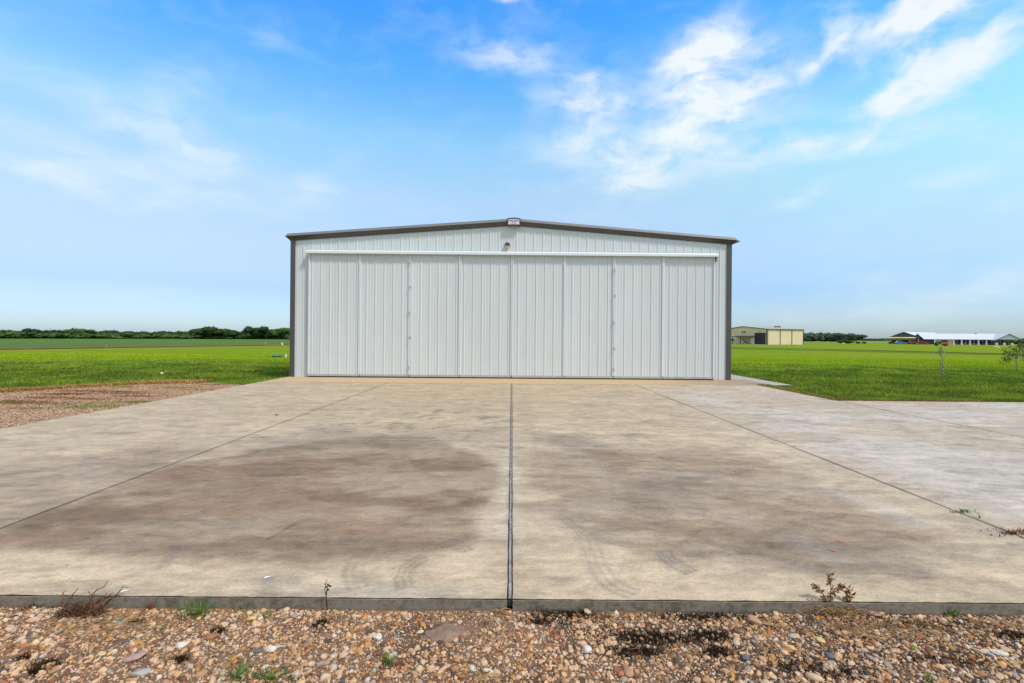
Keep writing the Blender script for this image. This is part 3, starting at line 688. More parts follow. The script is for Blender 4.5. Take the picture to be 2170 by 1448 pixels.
# roof sheets
rf = MB(); rt = .115
for s in (-1, 1):
    xe = RXC + s * 7.78; ze = RZ - (RZ - EZ) * 7.78 / 7.6
    rf.add([(RXC, -.06, RZ + rt), (xe, -.06, ze + rt), (xe, DEP + .1, ze + rt), (RXC, DEP + .1, RZ + rt), (RXC, -.06, RZ + rt - .03), (xe, -.06, ze + rt - .03), (xe, DEP + .1, ze + rt - .03), (RXC, DEP + .1, RZ + rt - .03)],
           [(0, 1, 2, 3), (4, 7, 6, 5), (0, 4, 5, 1), (1, 5, 6, 2), (2, 6, 7, 3)])
    k = 0
    while k * .3048 < DEP:
        y = k * .3048 + .1; k += 1
        rf.add([(RXC, y, RZ + rt), (xe, y, ze + rt), (RXC, y + .03, RZ + rt + .03), (xe, y + .03, ze + rt + .03), (RXC, y + .06, RZ + rt), (xe, y + .06, ze + rt)], [(0, 1, 3, 2), (2, 3, 5, 4)])
rf.build('roof', M['charcoal_roof'], hg)
# rake trim: hooked profile (out from wall, height over wall-top line)
PROF = [(0.0, -.035), (.035, -.05), (.05, -.02), (.155, .085), (.095, .185), (.0, .19)]
def sweep(mb, path, outs, prof=None):
    prof = prof or PROF[:4]; n = len(prof)
    vs = []
    for (p, o) in zip(path, outs):
        for (a, h) in prof: vs.append((p[0] + o[0] * a, p[1] + o[1] * a, p[2] + h))
    fs = []
    for i in range(len(path) - 1):
        for k in range(n - 1): fs.append((i * n + k, (i + 1) * n + k, (i + 1) * n + k + 1, i * n + k + 1))
    mb.add(vs, fs)
ec = EZ + .012
rk = MB(); sweep(rk, [(HX0, 0, ec), (RXC, 0, RZ), (HX1, 0, ec)], [(-1, -1), (0, -1), (1, -1)]); 
rkt = rk.build('rake_trim', M['charcoal'], hg)
rk = MB(); sweep(rk, [(HX0, 0, ec), (RXC, 0, RZ), (HX1, 0, ec)], [(-1, -1), (0, -1), (1, -1)], PROF[3:]); rk.build('rake_cap_lit', M['cap_skylit'], rkt)  # upper bevel of the same trim, its catch of sky put into the colour
for xx, s in ((HX0, -1), (HX1, 1)):
    gt = MB(); sweep(gt, [(xx, 0, ec), (xx, DEP, ec)], [(s, -1), (s, 0)]); gto = gt.build('eave_gutter', M['charcoal'], hg); gt = MB(); sweep(gt, [(xx, 0, ec), (xx, DEP, ec)], [(s, -1), (s, 0)], PROF[3:]); gt.build('gutter_cap_lit', M['cap_skylit'], gto)  # gutter's upper bevel likewise coloured lighter for the sky it catches
for xx, s in ((HX0, 1), (HX1, -1)):
    cm = MB(); a, b = sorted((xx - s * .012, xx + s * .15))
    cm.box(a, b, -.045, -.02, 0.0, EZ - .03); a2, b2 = sorted((xx - s * .012, xx + s * .012)); cm.box(a2, b2, -.02, .16, 0.0, EZ - .03)
    cm.build('corner_trim', M['charcoal'], hg)
# door track cover: sloped hood
tk = MB(); tx0, tx1 = -7.02, 7.0
def hood(mb, x0, x1):
    pr = [(-.03, 4.36), (-.225, 4.315), (-.245, 4.285), (-.245, 4.212), (-.03, 4.212)]
    n = 5; vs = [(x0 + .05 * (i in (0,)), y, z) for i, (y, z) in enumerate(pr)] + [(x1 - .05 * (i in (0,)), y, z) for i, (y, z) in enumerate(pr)]
    mb.add(vs, [tuple(range(n - 1, -1, -1)), tuple(range(n, 2 * n))] + [(i, (i + 1) % n, n + (i + 1) % n, n + i) for i in range(n)])
hood(tk, tx0, tx1)
tk.build('door_track', M['white_trim'], hg)
br_ = MB(); br_.box(6.955, 7.0, -.2, -.03, 4.06, 4.22); br_.box(6.94, 6.97, -.21, -.19, 4.05, 4.10); br_.build('track_bracket', M['galv'], hg)
sh = MB(); sh.box(DX0 - .02, DX1 + .02, .02, .2, 0, 4.22); sh.build('door_opening', M['dark'], hg)
# eight sliding leaves
edges_px = [657, 762.5, 868, 974.5, 1084.5, 1196, 1300.5, 1405, 1507.5]
ex = [(p - CX) / F * (WY - .12) for p in edges_px]; ex[0] = DX0 + .01; ex[-1] = DX1 - .01
HB, HT = .115, 4.222
def hook_mb(x, z, y, flip):
    m = MB(); s = -1 if flip else 1
    pts = [Vector((x + s * .028 * math.cos(a), y - .025, z + .05 * math.sin(a))) for a in np.linspace(-2.2, 1.0, 8)]
    m.tube(pts, .0075, 5); m.box(x - s * .03 - .012, x - s * .03 + .012, y - .012, y, z - .02, z + .05); return m
for k in range(8):
    x0, x1 = ex[k] + .004, ex[k + 1] - .004; y = -.10 - (.0 if k % 2 else .012)
    d = MB(); ribbed(d, x0 + .01, x1 - .01, lambda x: HB, lambda x: HT, y, phase=.135 + .02 * (k % 3) + .05)
    screws(d, x0, x1, [.86, 1.6, 2.35, 3.12], y, .3048, .185, (.05, .255))
    d.cur = 1; d.box(x0 + .008, x1 - .008, y + .004, y + .05, HB - .02, HT)
    leaf = d.build('sliding_door', [M['door'], M['galv']], hg)
    r_ = MB(); r_.box(x0 + .003, x1 - .003, y - .03, y + .04, .045, HB); r_.build('bottom_rail', M['galv'], leaf)
    r_ = MB(); r_.box(x0 + .01, x1 - .01, y - .022, y + .03, .008, .044); r_.build('rubber_seal', M['rubber'], leaf)
    e_ = MB(); wd = .07 if k else .055
    e_.box(x0, x0 + wd / 2, y - .046, y - .0, HB, HT)
    if k in (0,): e_.box(x0 + wd / 2 + .0001, x0 + wd / 2 + .012, y - .040, y, HB, HT)
    e_.box(x1 - (wd / 2), x1, y - .046, y - .0, HB, HT)
    e_.build('edge_trim', M['white_trim'], leaf)
    if k in (2, 6):
        for q, z in enumerate([3.93, 3.08, 2.22, 1.37, .36][:5] if k == 2 else [3.72, 2.85, 1.93, 1.05, .35]):
            hook_mb(x0 + .0, z, y - .046, q % 2).build('latch_hook', M['galv'], leaf)
# wall lamp
lx = (1073.5 - CX) / F * WY; lz = 4.545
lp = MB(); n = 6
lp.prism([(-.155, 0), (.155, 0), (.12, .11), (.08, .13), (-.08, .13), (-.12, .11)], 'y', -.24, -.02)
lamp = MB(); lamp.v = [(x * .62 + lx, y * .7, z * .75 + lz) for x, y, z in lp.v]; lamp.f = lp.f; lamp.mi = lp.mi
lo = lamp.build('wall_lamp', M['bronze'], hg)
lq = MB(); lq.prism([(lx - .085, lz - .004), (lx - .06, lz - .05), (lx - .03, lz - .065), (lx + .03, lz - .065), (lx + .06, lz - .05), (lx + .085, lz - .004)], 'y', -.15, -.03)
lq.build('lamp_lens', M['lens'], lo)
# ridge cap box with maker's plate
cp = MB(); cz = RZ + .03
cp.prism([(RXC - .225, cz - .10), (RXC + .225, cz - .10), (RXC + .225, cz + .135), (RXC, cz + .165), (RXC - .225, cz + .135)], 'y', -.195, -.02)
cap = cp.build('ridge_cap', M['charcoal'], hg)
M['sign_white'] = mat('sign_white', (.75, .72, .76), .4, var=.01); M['sign_red'] = mat('sign_red', (.62, .05, .16), .4, var=.01); M['sign_blue'] = mat('sign_blue', (.04, .05, .28), .4, var=.01)
pl = MB(); pz = cz - .07
pl.prism([(RXC - .185, pz), (RXC + .185, pz), (RXC + .185, pz + .155), (RXC, pz + .182), (RXC - .185, pz + .155)], 'y', -.203, -.196)
pl.build('sign_plate', M['sign_white'], cap)
def text_mesh(name, body, size, loc, m, parent):
    cu = bpy.data.curves.new(name, 'FONT'); cu.body = body; cu.size = size; cu.align_x = 'CENTER'; cu.align_y = 'CENTER'; cu.extrude = .0015; cu.offset = .0015
    t = bpy.data.objects.new('tmp', cu); COL.objects.link(t); bpy.context.view_layer.update()
    me = bpy.data.meshes.new_from_object(t.evaluated_get(bpy.context.evaluated_depsgraph_get())); bpy.data.objects.remove(t)
    for v in me.vertices: v.co = Vector((v.co.x + loc[0], loc[1] - v.co.z, v.co.y + loc[2]))
    me.materials.clear(); me.materials.append(m); me.name = name; o = bpy.data.objects.new(name, me); COL.objects.link(o); o.parent = parent; return o
text_mesh('sign_lettering', 'BIG TOM', .07, (RXC, -.206, pz + .115), M['sign_blue'], cap)
text_mesh('sign_lettering', 'BUILDINGS', .030, (RXC, -.206, pz + .072), M['sign_blue'], cap)
for s in (-1, 1):
    rdm = MB()
    rdm.box(RXC + s * .165 - .007, RXC + s * .165 + .007, -.206, -.2035, pz + .05, pz + .115)
    a, b = sorted((RXC + s * .165, RXC + s * .125)); rdm.box(a, b, -.2066, -.2036, pz + .112, pz + .13); rdm.build('sign_border', M['sign_red'], cap)
rdm = MB(); rdm.box(RXC - .06, RXC + .06, -.206, -.2035, pz + .155, pz + .163)
rdm.build('sign_border', M['sign_red'], cap)
ln = MB(); ln.box(RXC - .13, RXC + .13, -.206, -.2035, pz + .022, pz + .032); ln.build('sign_line', M['charcoal_roof'], cap)

# ------------------------------------------------------------------ lawn grass (tufts of blades near the concrete)
def blades(name, xs, ys, hs, m, per=4, wid=.006, lean=.5, **kw):
    n = len(xs); N_ = n * per
    x = np.repeat(xs, per) + RNG.normal(0, .018, N_); y = np.repeat(ys, per) + RNG.normal(0, .018, N_); h = np.repeat(hs, per) * RNG.uniform(.6, 1.2, N_)
    r = np.hypot(x, y); z = -0.07 - 0.004 * (np.clip(r, 30, 232) - 30)
    a = RNG.uniform(0, 2 * PI, N_); l = RNG.uniform(.1, lean, N_) * h; w = wid * RNG.uniform(.7, 1.4, N_) * np.clip(r / 12, 1, 3)
    px_, py_ = np.cos(a + PI / 2) * w, np.sin(a + PI / 2) * w; lx_, ly_ = np.cos(a) * l, np.sin(a) * l
    v = np.stack([np.stack([x - px_, y - py_, z], -1), np.stack([x + px_, y + py_, z], -1),
                  np.stack([x + lx_ * .4 + px_ * .7, y + ly_ * .4 + py_ * .7, z + h * .6], -1), np.stack([x + lx_ * .4 - px_ * .7, y + ly_ * .4 - py_ * .7, z + h * .6], -1),
                  np.stack([x + lx_, y + ly_, z + h], -1)], 1).reshape(-1, 3)
    b = np.arange(N_)[:, None] * 5; f = np.concatenate([b + [0, 1, 2], b + [0, 2, 3], b + [3, 2, 4]])
    return np_mesh(name, v, f, m, **kw)
# right lawn
n = 95000; t = RNG.random(n); y = 11.12 + 26 * t ** 1.7; x = SX + .03 + (40 - SX) * RNG.random(n)
k = (x < y * 1.25 + 3) & ~((x < 8.83) & (y > 14.65)) & (x > y * .40)
n2 = 22000; x2 = RNG.uniform(SX + .02, 17, n2); y2 = 11.12 + .35 * RNG.random(n2) ** 1.5; k2 = x2 < 30
n3 = 7000; x3 = SX + .02 + .3 * RNG.random(n3) ** 1.5; y3 = RNG.uniform(11.1, 14.66, n3)
gx_, gy_ = x[k], y[k]; gh_ = RNG.uniform(.05, .10, len(gx_))
hx = np.concatenate([gx_, x2, x3]); hy = np.concatenate([gy_, y2, y3]); hh = np.concatenate([gh_, RNG.uniform(.06, .12, n2), RNG.uniform(.06, .11, n3)])
# left lawn
n = 80000; t = RNG.random(n); y = 10.0 + 26 * t ** 1.5; x = -SX - .03 - 30 * RNG.random(n)
bnd = np.interp(-x, [7.65, 8.7, 9.8, 10.8, 12.7, 14.6, 19, 30], [13.5, 14.3, 14.45, 14.05, 11.8, 10.65, 9.05, 8.4])
k = (-x < y * 1.25 + 3) & (y > bnd + .1 * RNG.normal(0, 1, n)) & (-x > y * .42)
hx = np.concatenate([hx, x[k]]); hy = np.concatenate([hy, y[k]]); hh = np.concatenate([hh, RNG.uniform(.05, .10, k.sum())])
blades('lawn_grass', hx, hy, hh, M['blades'], 4, kind='stuff', label='short green lawn grass on both sides of the hangar', cat='grass')
# straw-coloured dead rim along the gravel and the slab corner
M['straw'] = island_mat('straw', [(0, (.50, .30, .10)), (.3, (.38, .20, .07)), (.55, (.62, .42, .17)), (.8, (.28, .13, .06))], .9, .1, .2, .1)
tt = RNG.random(16000); bxs = -np.interp(tt, [0, .15, .3, .45, 1], [9.4, 10.8, 12.0, 12.7, 19]); 
bys = np.interp(-bxs, [7.65, 8.7, 9.8, 10.8, 12.7, 14.6, 19, 30], [13.5, 14.3, 14.45, 14.05, 11.8, 10.65, 9.05, 8.4]) + RNG.normal(-.04, .20, len(tt))
rt_ = RNG.random(5200); rx_ = np.where(rt_ < .55, SX - .01 + .26 * RNG.random(5200) , RNG.uniform(SX, 11, 5200)); ry_ = np.where(rt_ < .55, RNG.uniform(11.1, 14.7, 5200), 11.10 + .06 * RNG.random(5200))
blades('dead_grass', np.concatenate([bxs, rx_]), np.concatenate([bys, ry_]), np.concatenate([RNG.uniform(.06, .12, len(tt)), RNG.uniform(.07, .115, 5200)]), M['straw'], 3, lean=1.2, kind='stuff', label='orange and brown dead grass along the edges of the lawn', cat='grass')
# low weeds spreading over the left gravel
wx = []; wy = []; pc = [(225, 856, .5, 1), (200, 862, .3, 1), (160, 864, .25, 1), (60, 866, .2, 1), (255, 820, .25, 1), (300, 852, .3, 1), (370, 822, .3, 1), (420, 826, .25, 1), (490, 814, .2, 1), (30, 850, .2, 1)]
for px, py, r, _ in pc:
    c = G(px, py, flat=-.03); m_ = int(420 * r); wx.append(c.x + RNG.normal(0, r, m_)); wy.append(c.y + RNG.normal(0, r * .35, m_))
wx = np.concatenate(wx); wy = np.concatenate(wy); k = wx < -SX - .05
blades('gravel_weeds', wx[k], wy[k], RNG.uniform(.05, .075, k.sum()), M['blades'], 4, lean=1.5, kind='stuff', label='low green weeds scattered over the left gravel strip', cat='weeds')
wx = []; wy = []
for px, py, r in [(30, 855, .55), (60, 853, .4), (105, 843, .4), (175, 829, .4), (150, 835, .35), (270, 834, .35), (285, 840, .3), (250, 831, .35), (190, 846, .3), (130, 836, .3), (450, 815, .2)]:
    c = G(px, py, flat=-.03); m_ = int(900 * r); wx.append(c.x + RNG.normal(0, r, m_)); wy.append(c.y + RNG.normal(0, r * .25, m_))
wx = np.concatenate(wx); wy = np.concatenate(wy); k = wx < -SX - .1
M['rust_dead'] = island_mat('rust_dead', [(0, (.20, .09, .04)), (.35, (.10, .06, .035)), (.7, (.28, .13, .05))], .9, .1, 0, .1)
blades('dry_weeds', wx[k], wy[k], RNG.uniform(.045, .065, k.sum()), M['rust_dead'], 4, lean=1.5, kind='stuff', label='dry rust brown weed patches on the left gravel strip', cat='weeds')

# ------------------------------------------------------------------ trees
FOL = [(0, (.030, .060, .018)), (.3, (.045, .085, .022)), (.6, (.022, .045, .016)), (.8, (.065, .11, .028)), (.93, (.035, .06, .03))]
M['fol_dark'] = island_mat('foliage_dark', FOL, .8, .15, .25, .15, .5)
M['fol_mid'] = island_mat('foliage_mid', [(0, (.05, .10, .025)), (.35, (.075, .14, .035)), (.7, (.035, .075, .02)), (.9, (.10, .17, .04))], .8, .15, .25, .15, .5)
M['fol_hazed'] = island_mat('foliage_hazed', [(0, (.065, .095, .06)), (.4, (.085, .125, .075)), (.75, (.05, .075, .05))], .85, .1, .2, .15, .5)  # distance haze painted in as paler, bluer greens
M['fol_pale'] = island_mat('foliage_pale', [(0, (.30, .36, .14)), (.4, (.40, .44, .25)), (.75, (.16, .22, .07))], .7, .2, .25, .1, 20)
M['fol_young'] = island_mat('foliage_young', [(0, (.07, .13, .02)), (.4, (.13, .20, .03)), (.75, (.04, .07, .015))], .7, .2, .25, .1, 20)
M['bark'] = mat('bark', (.13, .10, .075), .95, var=.25, vscale=6)
M['bark_pale'] = mat('bark_pale', (.26, .235, .20), .9, var=.3, vscale=25)
def crown_arrays(cx, cy, z0, rx, rz, n, leaf, ry=None):
    """leafy clump: rough core + leaf quads; base at z0"""
    ry = ry or rx
    nl = max(3, int(5 + rx)); vs = []; fs = []; off = 0
    lob = [(cx + RNG.normal(0, .42) * rx, cy + RNG.normal(0, .38) * ry, z0 + rz * RNG.uniform(.5, 1.45), RNG.uniform(.35, .62)) for _ in range(nl)]
    lob.append((cx, cy, z0 + rz * .85, .8))
    bv, bf = ico(2)
    for (a, b, c, s) in lob:
        v = bv * (np.array([rx, ry, rz * 1.0]) * s * .86) * (1 + .18 * RNG.normal(0, 1, (len(bv), 1))) + [a, b, c]
        v[:, 2] = np.maximum(v[:, 2], z0 + .02); vs.append(v); fs.append(np.c_[bf, bf[:, :1]] + off); off += len(v)
    m = n // len(lob) + 1
    for (a, b, c, s) in lob:
        d = RNG.normal(0, 1, (m, 3)); d /= np.linalg.norm(d, axis=1)[:, None]
        p = d * (np.array([rx, ry, rz]) * s) * RNG.uniform(.80, 1.12, (m, 1)) + [a, b, c]
        p[:, 2] = np.maximum(p[:, 2], z0 + .1)
        u = RNG.normal(0, 1, (m, 3)); u /= np.linalg.norm(u, axis=1)[:, None]; w = np.cross(u, d); w /= np.linalg.norm(w, axis=1)[:, None] + 1e-9
        L = leaf * RNG.uniform(.6, 1.4, (m, 1))
        q = np.stack([p - u * L - w * L * .6, p + u * L - w * L * .6, p + u * L + w * L * .6, p - u * L + w * L * .6], 1).reshape(-1, 3)
        vs.append(q); fs.append(np.arange(m * 4).reshape(m, 4) + off); off += m * 4
    return np.concatenate(vs), np.concatenate(fs)
def wood(name, items, m, **kw):
    vv = []; ff = []; off = 0
    for it in items:
        v, f = crown_arrays(*it); vv.append(v); ff.append(f + off); off += len(v)
    return np_mesh(name, np.concatenate(vv), np.concatenate(ff), m, **kw)
def at_r(px, r):
    d = px_dir(px, 713); k = r / math.hypot(d.x, 1); return d.x * k, k
# left treeline
topx = [-200, 0, 60, 110, 150, 185, 200, 230, 280, 320, 350, 400, 420, 432, 455, 480, 510, 530, 545, 562, 580, 616, 700]
topy = [697, 697, 698, 698, 698, 698.5, 700, 700, 700, 703, 700, 700, 698, 692, 691, 698, 698, 692, 690, 692, 698, 694, 696]
items = []; px = -170
while px < 690:
    r = 262 + random.uniform(-6, 14); x, y = at_r(px, r); hz = (713 + .0081 * (px - 1085) - np.interp(px, topx, topy)) / 1000 * y + CAMH - tz(x, y)
    h = hz * random.uniform(.82, 1.02); rx = random.uniform(2.2, 4.2); items.append((x, y, tz(x, y), rx, h / 2.05, 260, .28)); px += random.uniform(5, 10)
wood('treeline', items, M['fol_dark'], kind='stuff', label='dense dark band of trees along the far edge of the crop field', cat='trees')
items = []; px = -170
while px < 690:
    r = 252 + random.uniform(-3, 5); x, y = at_r(px, r); h = random.uniform(1.4, 2.9); items.append((x, y, tz(x, y), random.uniform(1.8, 3.2), h / 2, 110, .24)); px += random.uniform(6, 12)
wood('hedge_undergrowth', items, M['fol_mid'], kind='stuff', label='lower mid green brush in front of the far left trees', cat='brush')
def tree(name, px, r, topy_, rx, m, label, group=None, trunk=.25, n=700, leaf=.3, bot=.18, cat='tree', tm='bark'):
    x, y = at_r(px, r); z = tz(x, y); H = (713 + .0081 * (px - 1085) - topy_) / 1000 * y + CAMH - z
    e = empty(name, (x, y, z), label=label, cat=cat, group=group); zb = H * bot
    v, f = crown_arrays(0, 0, zb, rx, (H - zb) / 2.02, n, leaf); np_mesh('crown', v, f, m, parent=e)
    t = MB(); t.tube([(0, 0, -.1), (.1, .05, zb), (.05, -.1, H * .6)], trunk, 7, trunk * .45)
    for a in (.4, 2.3, 4.2): t.tube([(.05, 0, zb * .9), (math.cos(a) * rx * .45, math.sin(a) * rx * .45, H * .6)], trunk * .5, 5, trunk * .2)
    t.build('trunk', M[tm], e); return e
tree('tree', 444, 249, 690.5, 5.4, M['fol_dark'], 'broad dark tree, the highest rounded crown in the far line left of centre', 'trees standing out of the left treeline')
tree('tree', 548, 247, 689.5, 5.2, M['fol_dark'], 'tall dark round tree in the far line, nearest the hangar left edge but two', 'trees standing out of the left treeline')
tree('tree', 488, 250, 696.0, 4.6, M['fol_dark'], 'lower dark tree between the two highest crowns of the left treeline', 'trees standing out of the left treeline')
tree('tree', 590, 247, 694.5, 4.2, M['fol_mid'], 'greener tree of the far line just left of the hangar', 'trees standing out of the left treeline')
tree('tree', 152, 256, 696.2, 3.4, M['fol_mid'], 'pale green tree rising slightly over the far left treeline', 'trees standing out of the left treeline')
tree('tree', 183, 255, 696.4, 3.4, M['fol_mid'], 'pale green tree right beside its twin over the far left treeline', 'trees standing out of the left treeline')
tree('tree', 66, 255, 695.8, 3.0, M['fol_dark'], 'dark tree of the far treeline nearest the left edge of the view', 'trees standing out of the left treeline')
# right trees
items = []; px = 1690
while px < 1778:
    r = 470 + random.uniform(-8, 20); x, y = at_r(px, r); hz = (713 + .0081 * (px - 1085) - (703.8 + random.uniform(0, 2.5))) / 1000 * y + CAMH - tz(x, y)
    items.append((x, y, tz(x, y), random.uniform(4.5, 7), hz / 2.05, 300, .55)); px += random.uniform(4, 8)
wood('grove', items, M['fol_hazed'], kind='stuff', label='dark grove of trees behind the beige metal building', cat='trees')
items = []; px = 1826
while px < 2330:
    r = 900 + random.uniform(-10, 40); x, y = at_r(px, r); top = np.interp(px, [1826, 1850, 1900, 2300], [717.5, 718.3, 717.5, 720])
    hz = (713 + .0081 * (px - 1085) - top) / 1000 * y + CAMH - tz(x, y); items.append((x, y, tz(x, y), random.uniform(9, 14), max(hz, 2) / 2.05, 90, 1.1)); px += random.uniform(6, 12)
wood('far_woods', items, M['fol_hazed'], kind='stuff', label='thin hazy line of distant woods on the right horizon', cat='trees')
items = []; px = 2150
while px < 2300:
    r = 420 + random.uniform(-8, 20); x, y = at_r(px, r); hz = (713 + .0081 * (px - 1085) - (716 + random.uniform(0, 2))) / 1000 * y + CAMH - tz(x, y)
    items.append((x, y, tz(x, y), random.uniform(4.5, 7), hz / 2.05, 300, .5)); px += random.uniform(5, 9)
wood('grove', items, M['fol_mid'], kind='stuff', label='green trees beyond the right end of the ranch house', cat='trees')
tree('tree', 1783, 440, 704.6, 7.2, M['fol_hazed'], 'tall open tree at the right end of the grove, behind the rounded bushes', 'trees right of the beige building', .4, 700, .5)
tree('tree', 1814, 440, 706.6, 6.6, M['fol_hazed'], 'lone rounded tree standing right of the grove beside the small bushes', 'trees right of the beige building', .4, 700, .5)
tree('tree', 1797, 445, 709.5, 4.6, M['fol_hazed'], 'lower tree filling the gap between the grove and the lone rounded tree', 'trees right of the beige building', .3, 400, .5)
tree('bush', 1784, 285, 718.2, 2.6, M['fol_mid'], 'large yellow green bush in front of the tall open tree', 'bushes below the right trees', .1, 500, .2, .03, 'bush')
tree('bush', 1797, 287, 719.4, 2.4, M['fol_mid'], 'rounded yellow green bush right of the large one', 'bushes below the right trees', .1, 400, .2, .03, 'bush')
tree('bush', 1819, 300, 724.0, 1.1, M['fol_dark'], 'small dark bush below the lone rounded tree', 'bushes below the right trees', .06, 160, .15, .03, 'bush')
tree('bush', 1833, 300, 724.2, 1.0, M['fol_dark'], 'small dark bush standing alone right of the trees', 'bushes below the right trees', .06, 160, .15, .03, 'bush')

# ------------------------------------------------------------------ beige metal building
M['beige'] = mat('beige_metal', (.70, .575, .37), .5, var=.03, vscale=.3); M['brown'] = mat('brown_trim', (.085, .06, .045), .5, var=.03)
M['door_dark'] = mat('dark_door', (.018, .02, .028), .5, var=.05); M['glass'] = mat('window_glass', (.03, .035, .045), .08, var=.02, spec=.8)
M['white'] = mat('white_paint', (.75, .75, .74), .5, var=.02); M['roof_tan'] = mat('roof_tan', (.36, .33, .27), .5, var=.03, vscale=.2)
cz_ = tz(88.3, 163)
bb = empty('metal_building', (88.3, 163, cz_), math.atan2(.309, .951), label='beige metal building with brown trim, a dark overhead door and a small porch', cat='building')
BW, BD, BE, BR = 21.8, 16.2, 5.35, 6.45
def ribs_y(mb, y0, y1, x, zf, pitch=.9, h=.05):
    n = int((y1 - y0) / pitch); vs = [(x, y0, 0), (x, y0, zf(y0))]
    for k in range(n):
        y = y0 + (k + .5) * (y1 - y0) / n
        for d, o in [(-.09, 0), (-.03, -h), (.03, -h), (.09, 0)]: vs += [(x + o, y + d, 0), (x + o, y + d, zf(y + d))]
    vs += [(x, y1, 0), (x, y1, zf(y1))]; mb.add(vs, [(2 * i, 2 * i + 1, 2 * i + 3, 2 * i + 2) for i in range(len(vs) // 2 - 1)])
zg = lambda y: BE + (BR - BE) * (1 - abs(y - BW / 2) / (BW / 2))
w = MB(); ribs_y(w, 0, BW, 0, zg)
w.add([(0, 0, 0), (BD, 0, 0), (BD, 0, BE), (0, 0, BE)], [(0, 1, 2, 3)]); w.add([(BD, 0, 0), (BD, BW, 0), (BD, BW, BE), (BD, BW / 2, BR), (BD, 0, BE)], [(0, 1, 2, 3, 4)])
w.add([(0, BW, 0), (0, BW, BE), (BD, BW, BE), (BD, BW, 0)], [(0, 1, 2, 3)]); w.build('wall', M['beige'], bb)
r_ = MB()
for a, b in ((-.25, BW / 2), (BW + .25, BW / 2)):
    ze = BE - .02; r_.add([(-.25, a, ze + .05), (BD + .25, a, ze + .05), (BD + .25, b, BR + .09), (-.25, b, BR + .09), (-.25, a, ze - .1), (BD + .25, a, ze - .1), (BD + .25, b, BR - .06), (-.25, b, BR - .06)],
        [(0, 1, 2, 3), (7, 6, 5, 4), (0, 4, 5, 1), (3, 7, 4, 0), (1, 5, 6, 2)])
r_.build('roof', M['roof_tan'], bb)
f_ = MB(); f_.add([(-.27, -.27, BE - .16), (-.27, BW / 2, BR - .08), (-.27, BW / 2, BR + .12), (-.27, -.27, BE + .07)], [(0, 1, 2, 3)]); f_.add([(-.27, BW / 2, BR - .08), (-.27, BW + .27, BE - .16), (-.27, BW + .27, BE + .07), (-.27, BW / 2, BR + .12)], [(0, 1, 2, 3)])
f_.box(-.27, BD + .27, -.32, -.255, BE - .16, BE + .07); f_.build('fascia', M['brown'], bb)
for i, (a, wd) in enumerate([(-.05, .22), (.12, .10), (5.45, .26), (10.75, .26), (BD - .2, .26)]):
    if i == 1: continue
    p = MB(); p.box(a, a + wd, -.10 if i else -.09, .0, 0, BE - .1); p.build('wall_trim', M['brown'], bb)
p = MB(); p.box(-.10, 0, .25, .5, 0, BE - .1); p.build('wall_trim', M['brown'], bb)
p = MB(); p.box(-.12, -.02, .95, 5.35, .05, 3.95); od = p.build('overhead_door', M['door_dark'], bb)
p = MB(); p.box(-.15, -.02, .80, .95, 0, 4.1); p.box(-.15, -.02, 5.35, 5.5, 0, 4.1); p.box(-.15, -.02, .95, 5.35, 3.95, 4.1); p.build('door_frame', M['brown'], od)
p = MB(); p.box(-.10, -.02, 6.0, 7.15, 0, 2.2); dr = p.build('door', M['white'], bb)
def window(y0, y1, z0, z1, parent=bb, m='white'):
    p = MB(); t = .1
    p.box(-.14, -.02, y0 - t, y0, z0 - t, z1 + t); p.box(-.14, -.02, y1, y1 + t, z0 - t, z1 + t); p.box(-.14, -.02, y0, y1, z1, z1 + t); p.box(-.14, -.02, y0, y1, z0 - t, z0)
    p.box(-.13, -.02, (y0 + y1) / 2 - .08, (y0 + y1) / 2 + .08, z0, z1); wn = p.build('window', M[m], parent)
    p = MB(); p.box(-.09, -.03, y0, y1, z0, z1); p.build('pane', M['glass'], wn)
window(9.6, 11.5, 4.05, 4.75); window(9.4, 11.0, 1.15, 1.85); window(15.1, 16.8, 1.15, 1.85)
p = MB(); p.add([(-.02, 5.6, 3.05), (-.02, 13.6, 3.05), (-2.6, 13.6, 2.75), (-2.6, 5.6, 2.75), (-.02, 5.6, 2.9), (-.02, 13.6, 2.9), (-2.6, 13.6, 2.55), (-2.6, 5.6, 2.55)], [(3, 2, 1, 0), (4, 5, 6, 7), (3, 7, 6, 2), (0, 4, 7, 3), (1, 2, 6, 5)])
pr = p.build('porch_roof', M['brown'], bb)
for y in (5.7, 9.6, 13.4):
    p = MB(); p.box(-2.55, -2.35, y - .1, y + .1, 0, 2.6); p.build('porch_post', M['brown'], bb)
p = MB(); p.box(-.45, -.05, 3.0, 3.4, 4.45, 4.6); p.build('wall_lamp', M['brown'], bb)
p = MB(); p.box(-3.2, -.16, .5, 14, -.02, .03); p.build('porch_floor', M['old_concrete'], bb)
p = MB(); p.box(12.6, 15.4, BW / 2 - 2.2, BW / 2 - 1.8, BR - .1, BR + .28); p.build('roof_vent', M['brown'], bb)
bn = empty('bench', (88.3 + .951 * -1.6 - .309 * 8.2, 163 + .309 * -1.6 + .951 * 8.2, cz_), math.atan2(.309, .951), label='dark wooden bench under the porch of the beige building', cat='bench')
p = MB(); p.box(-.25, .25, -.9, .9, .42, .48); p.build('seat', M['brown'], bn)
p = MB(); p.box(.2, .26, -.9, .9, .55, .95); p.build('backrest', M['brown'], bn)
for x in (-.2, .2):
    for y in (-.8, .8):
        p = MB(); p.box(x - .04, x + .04, y - .04, y + .04, 0, .42); p.build('leg', M['brown'], bn)

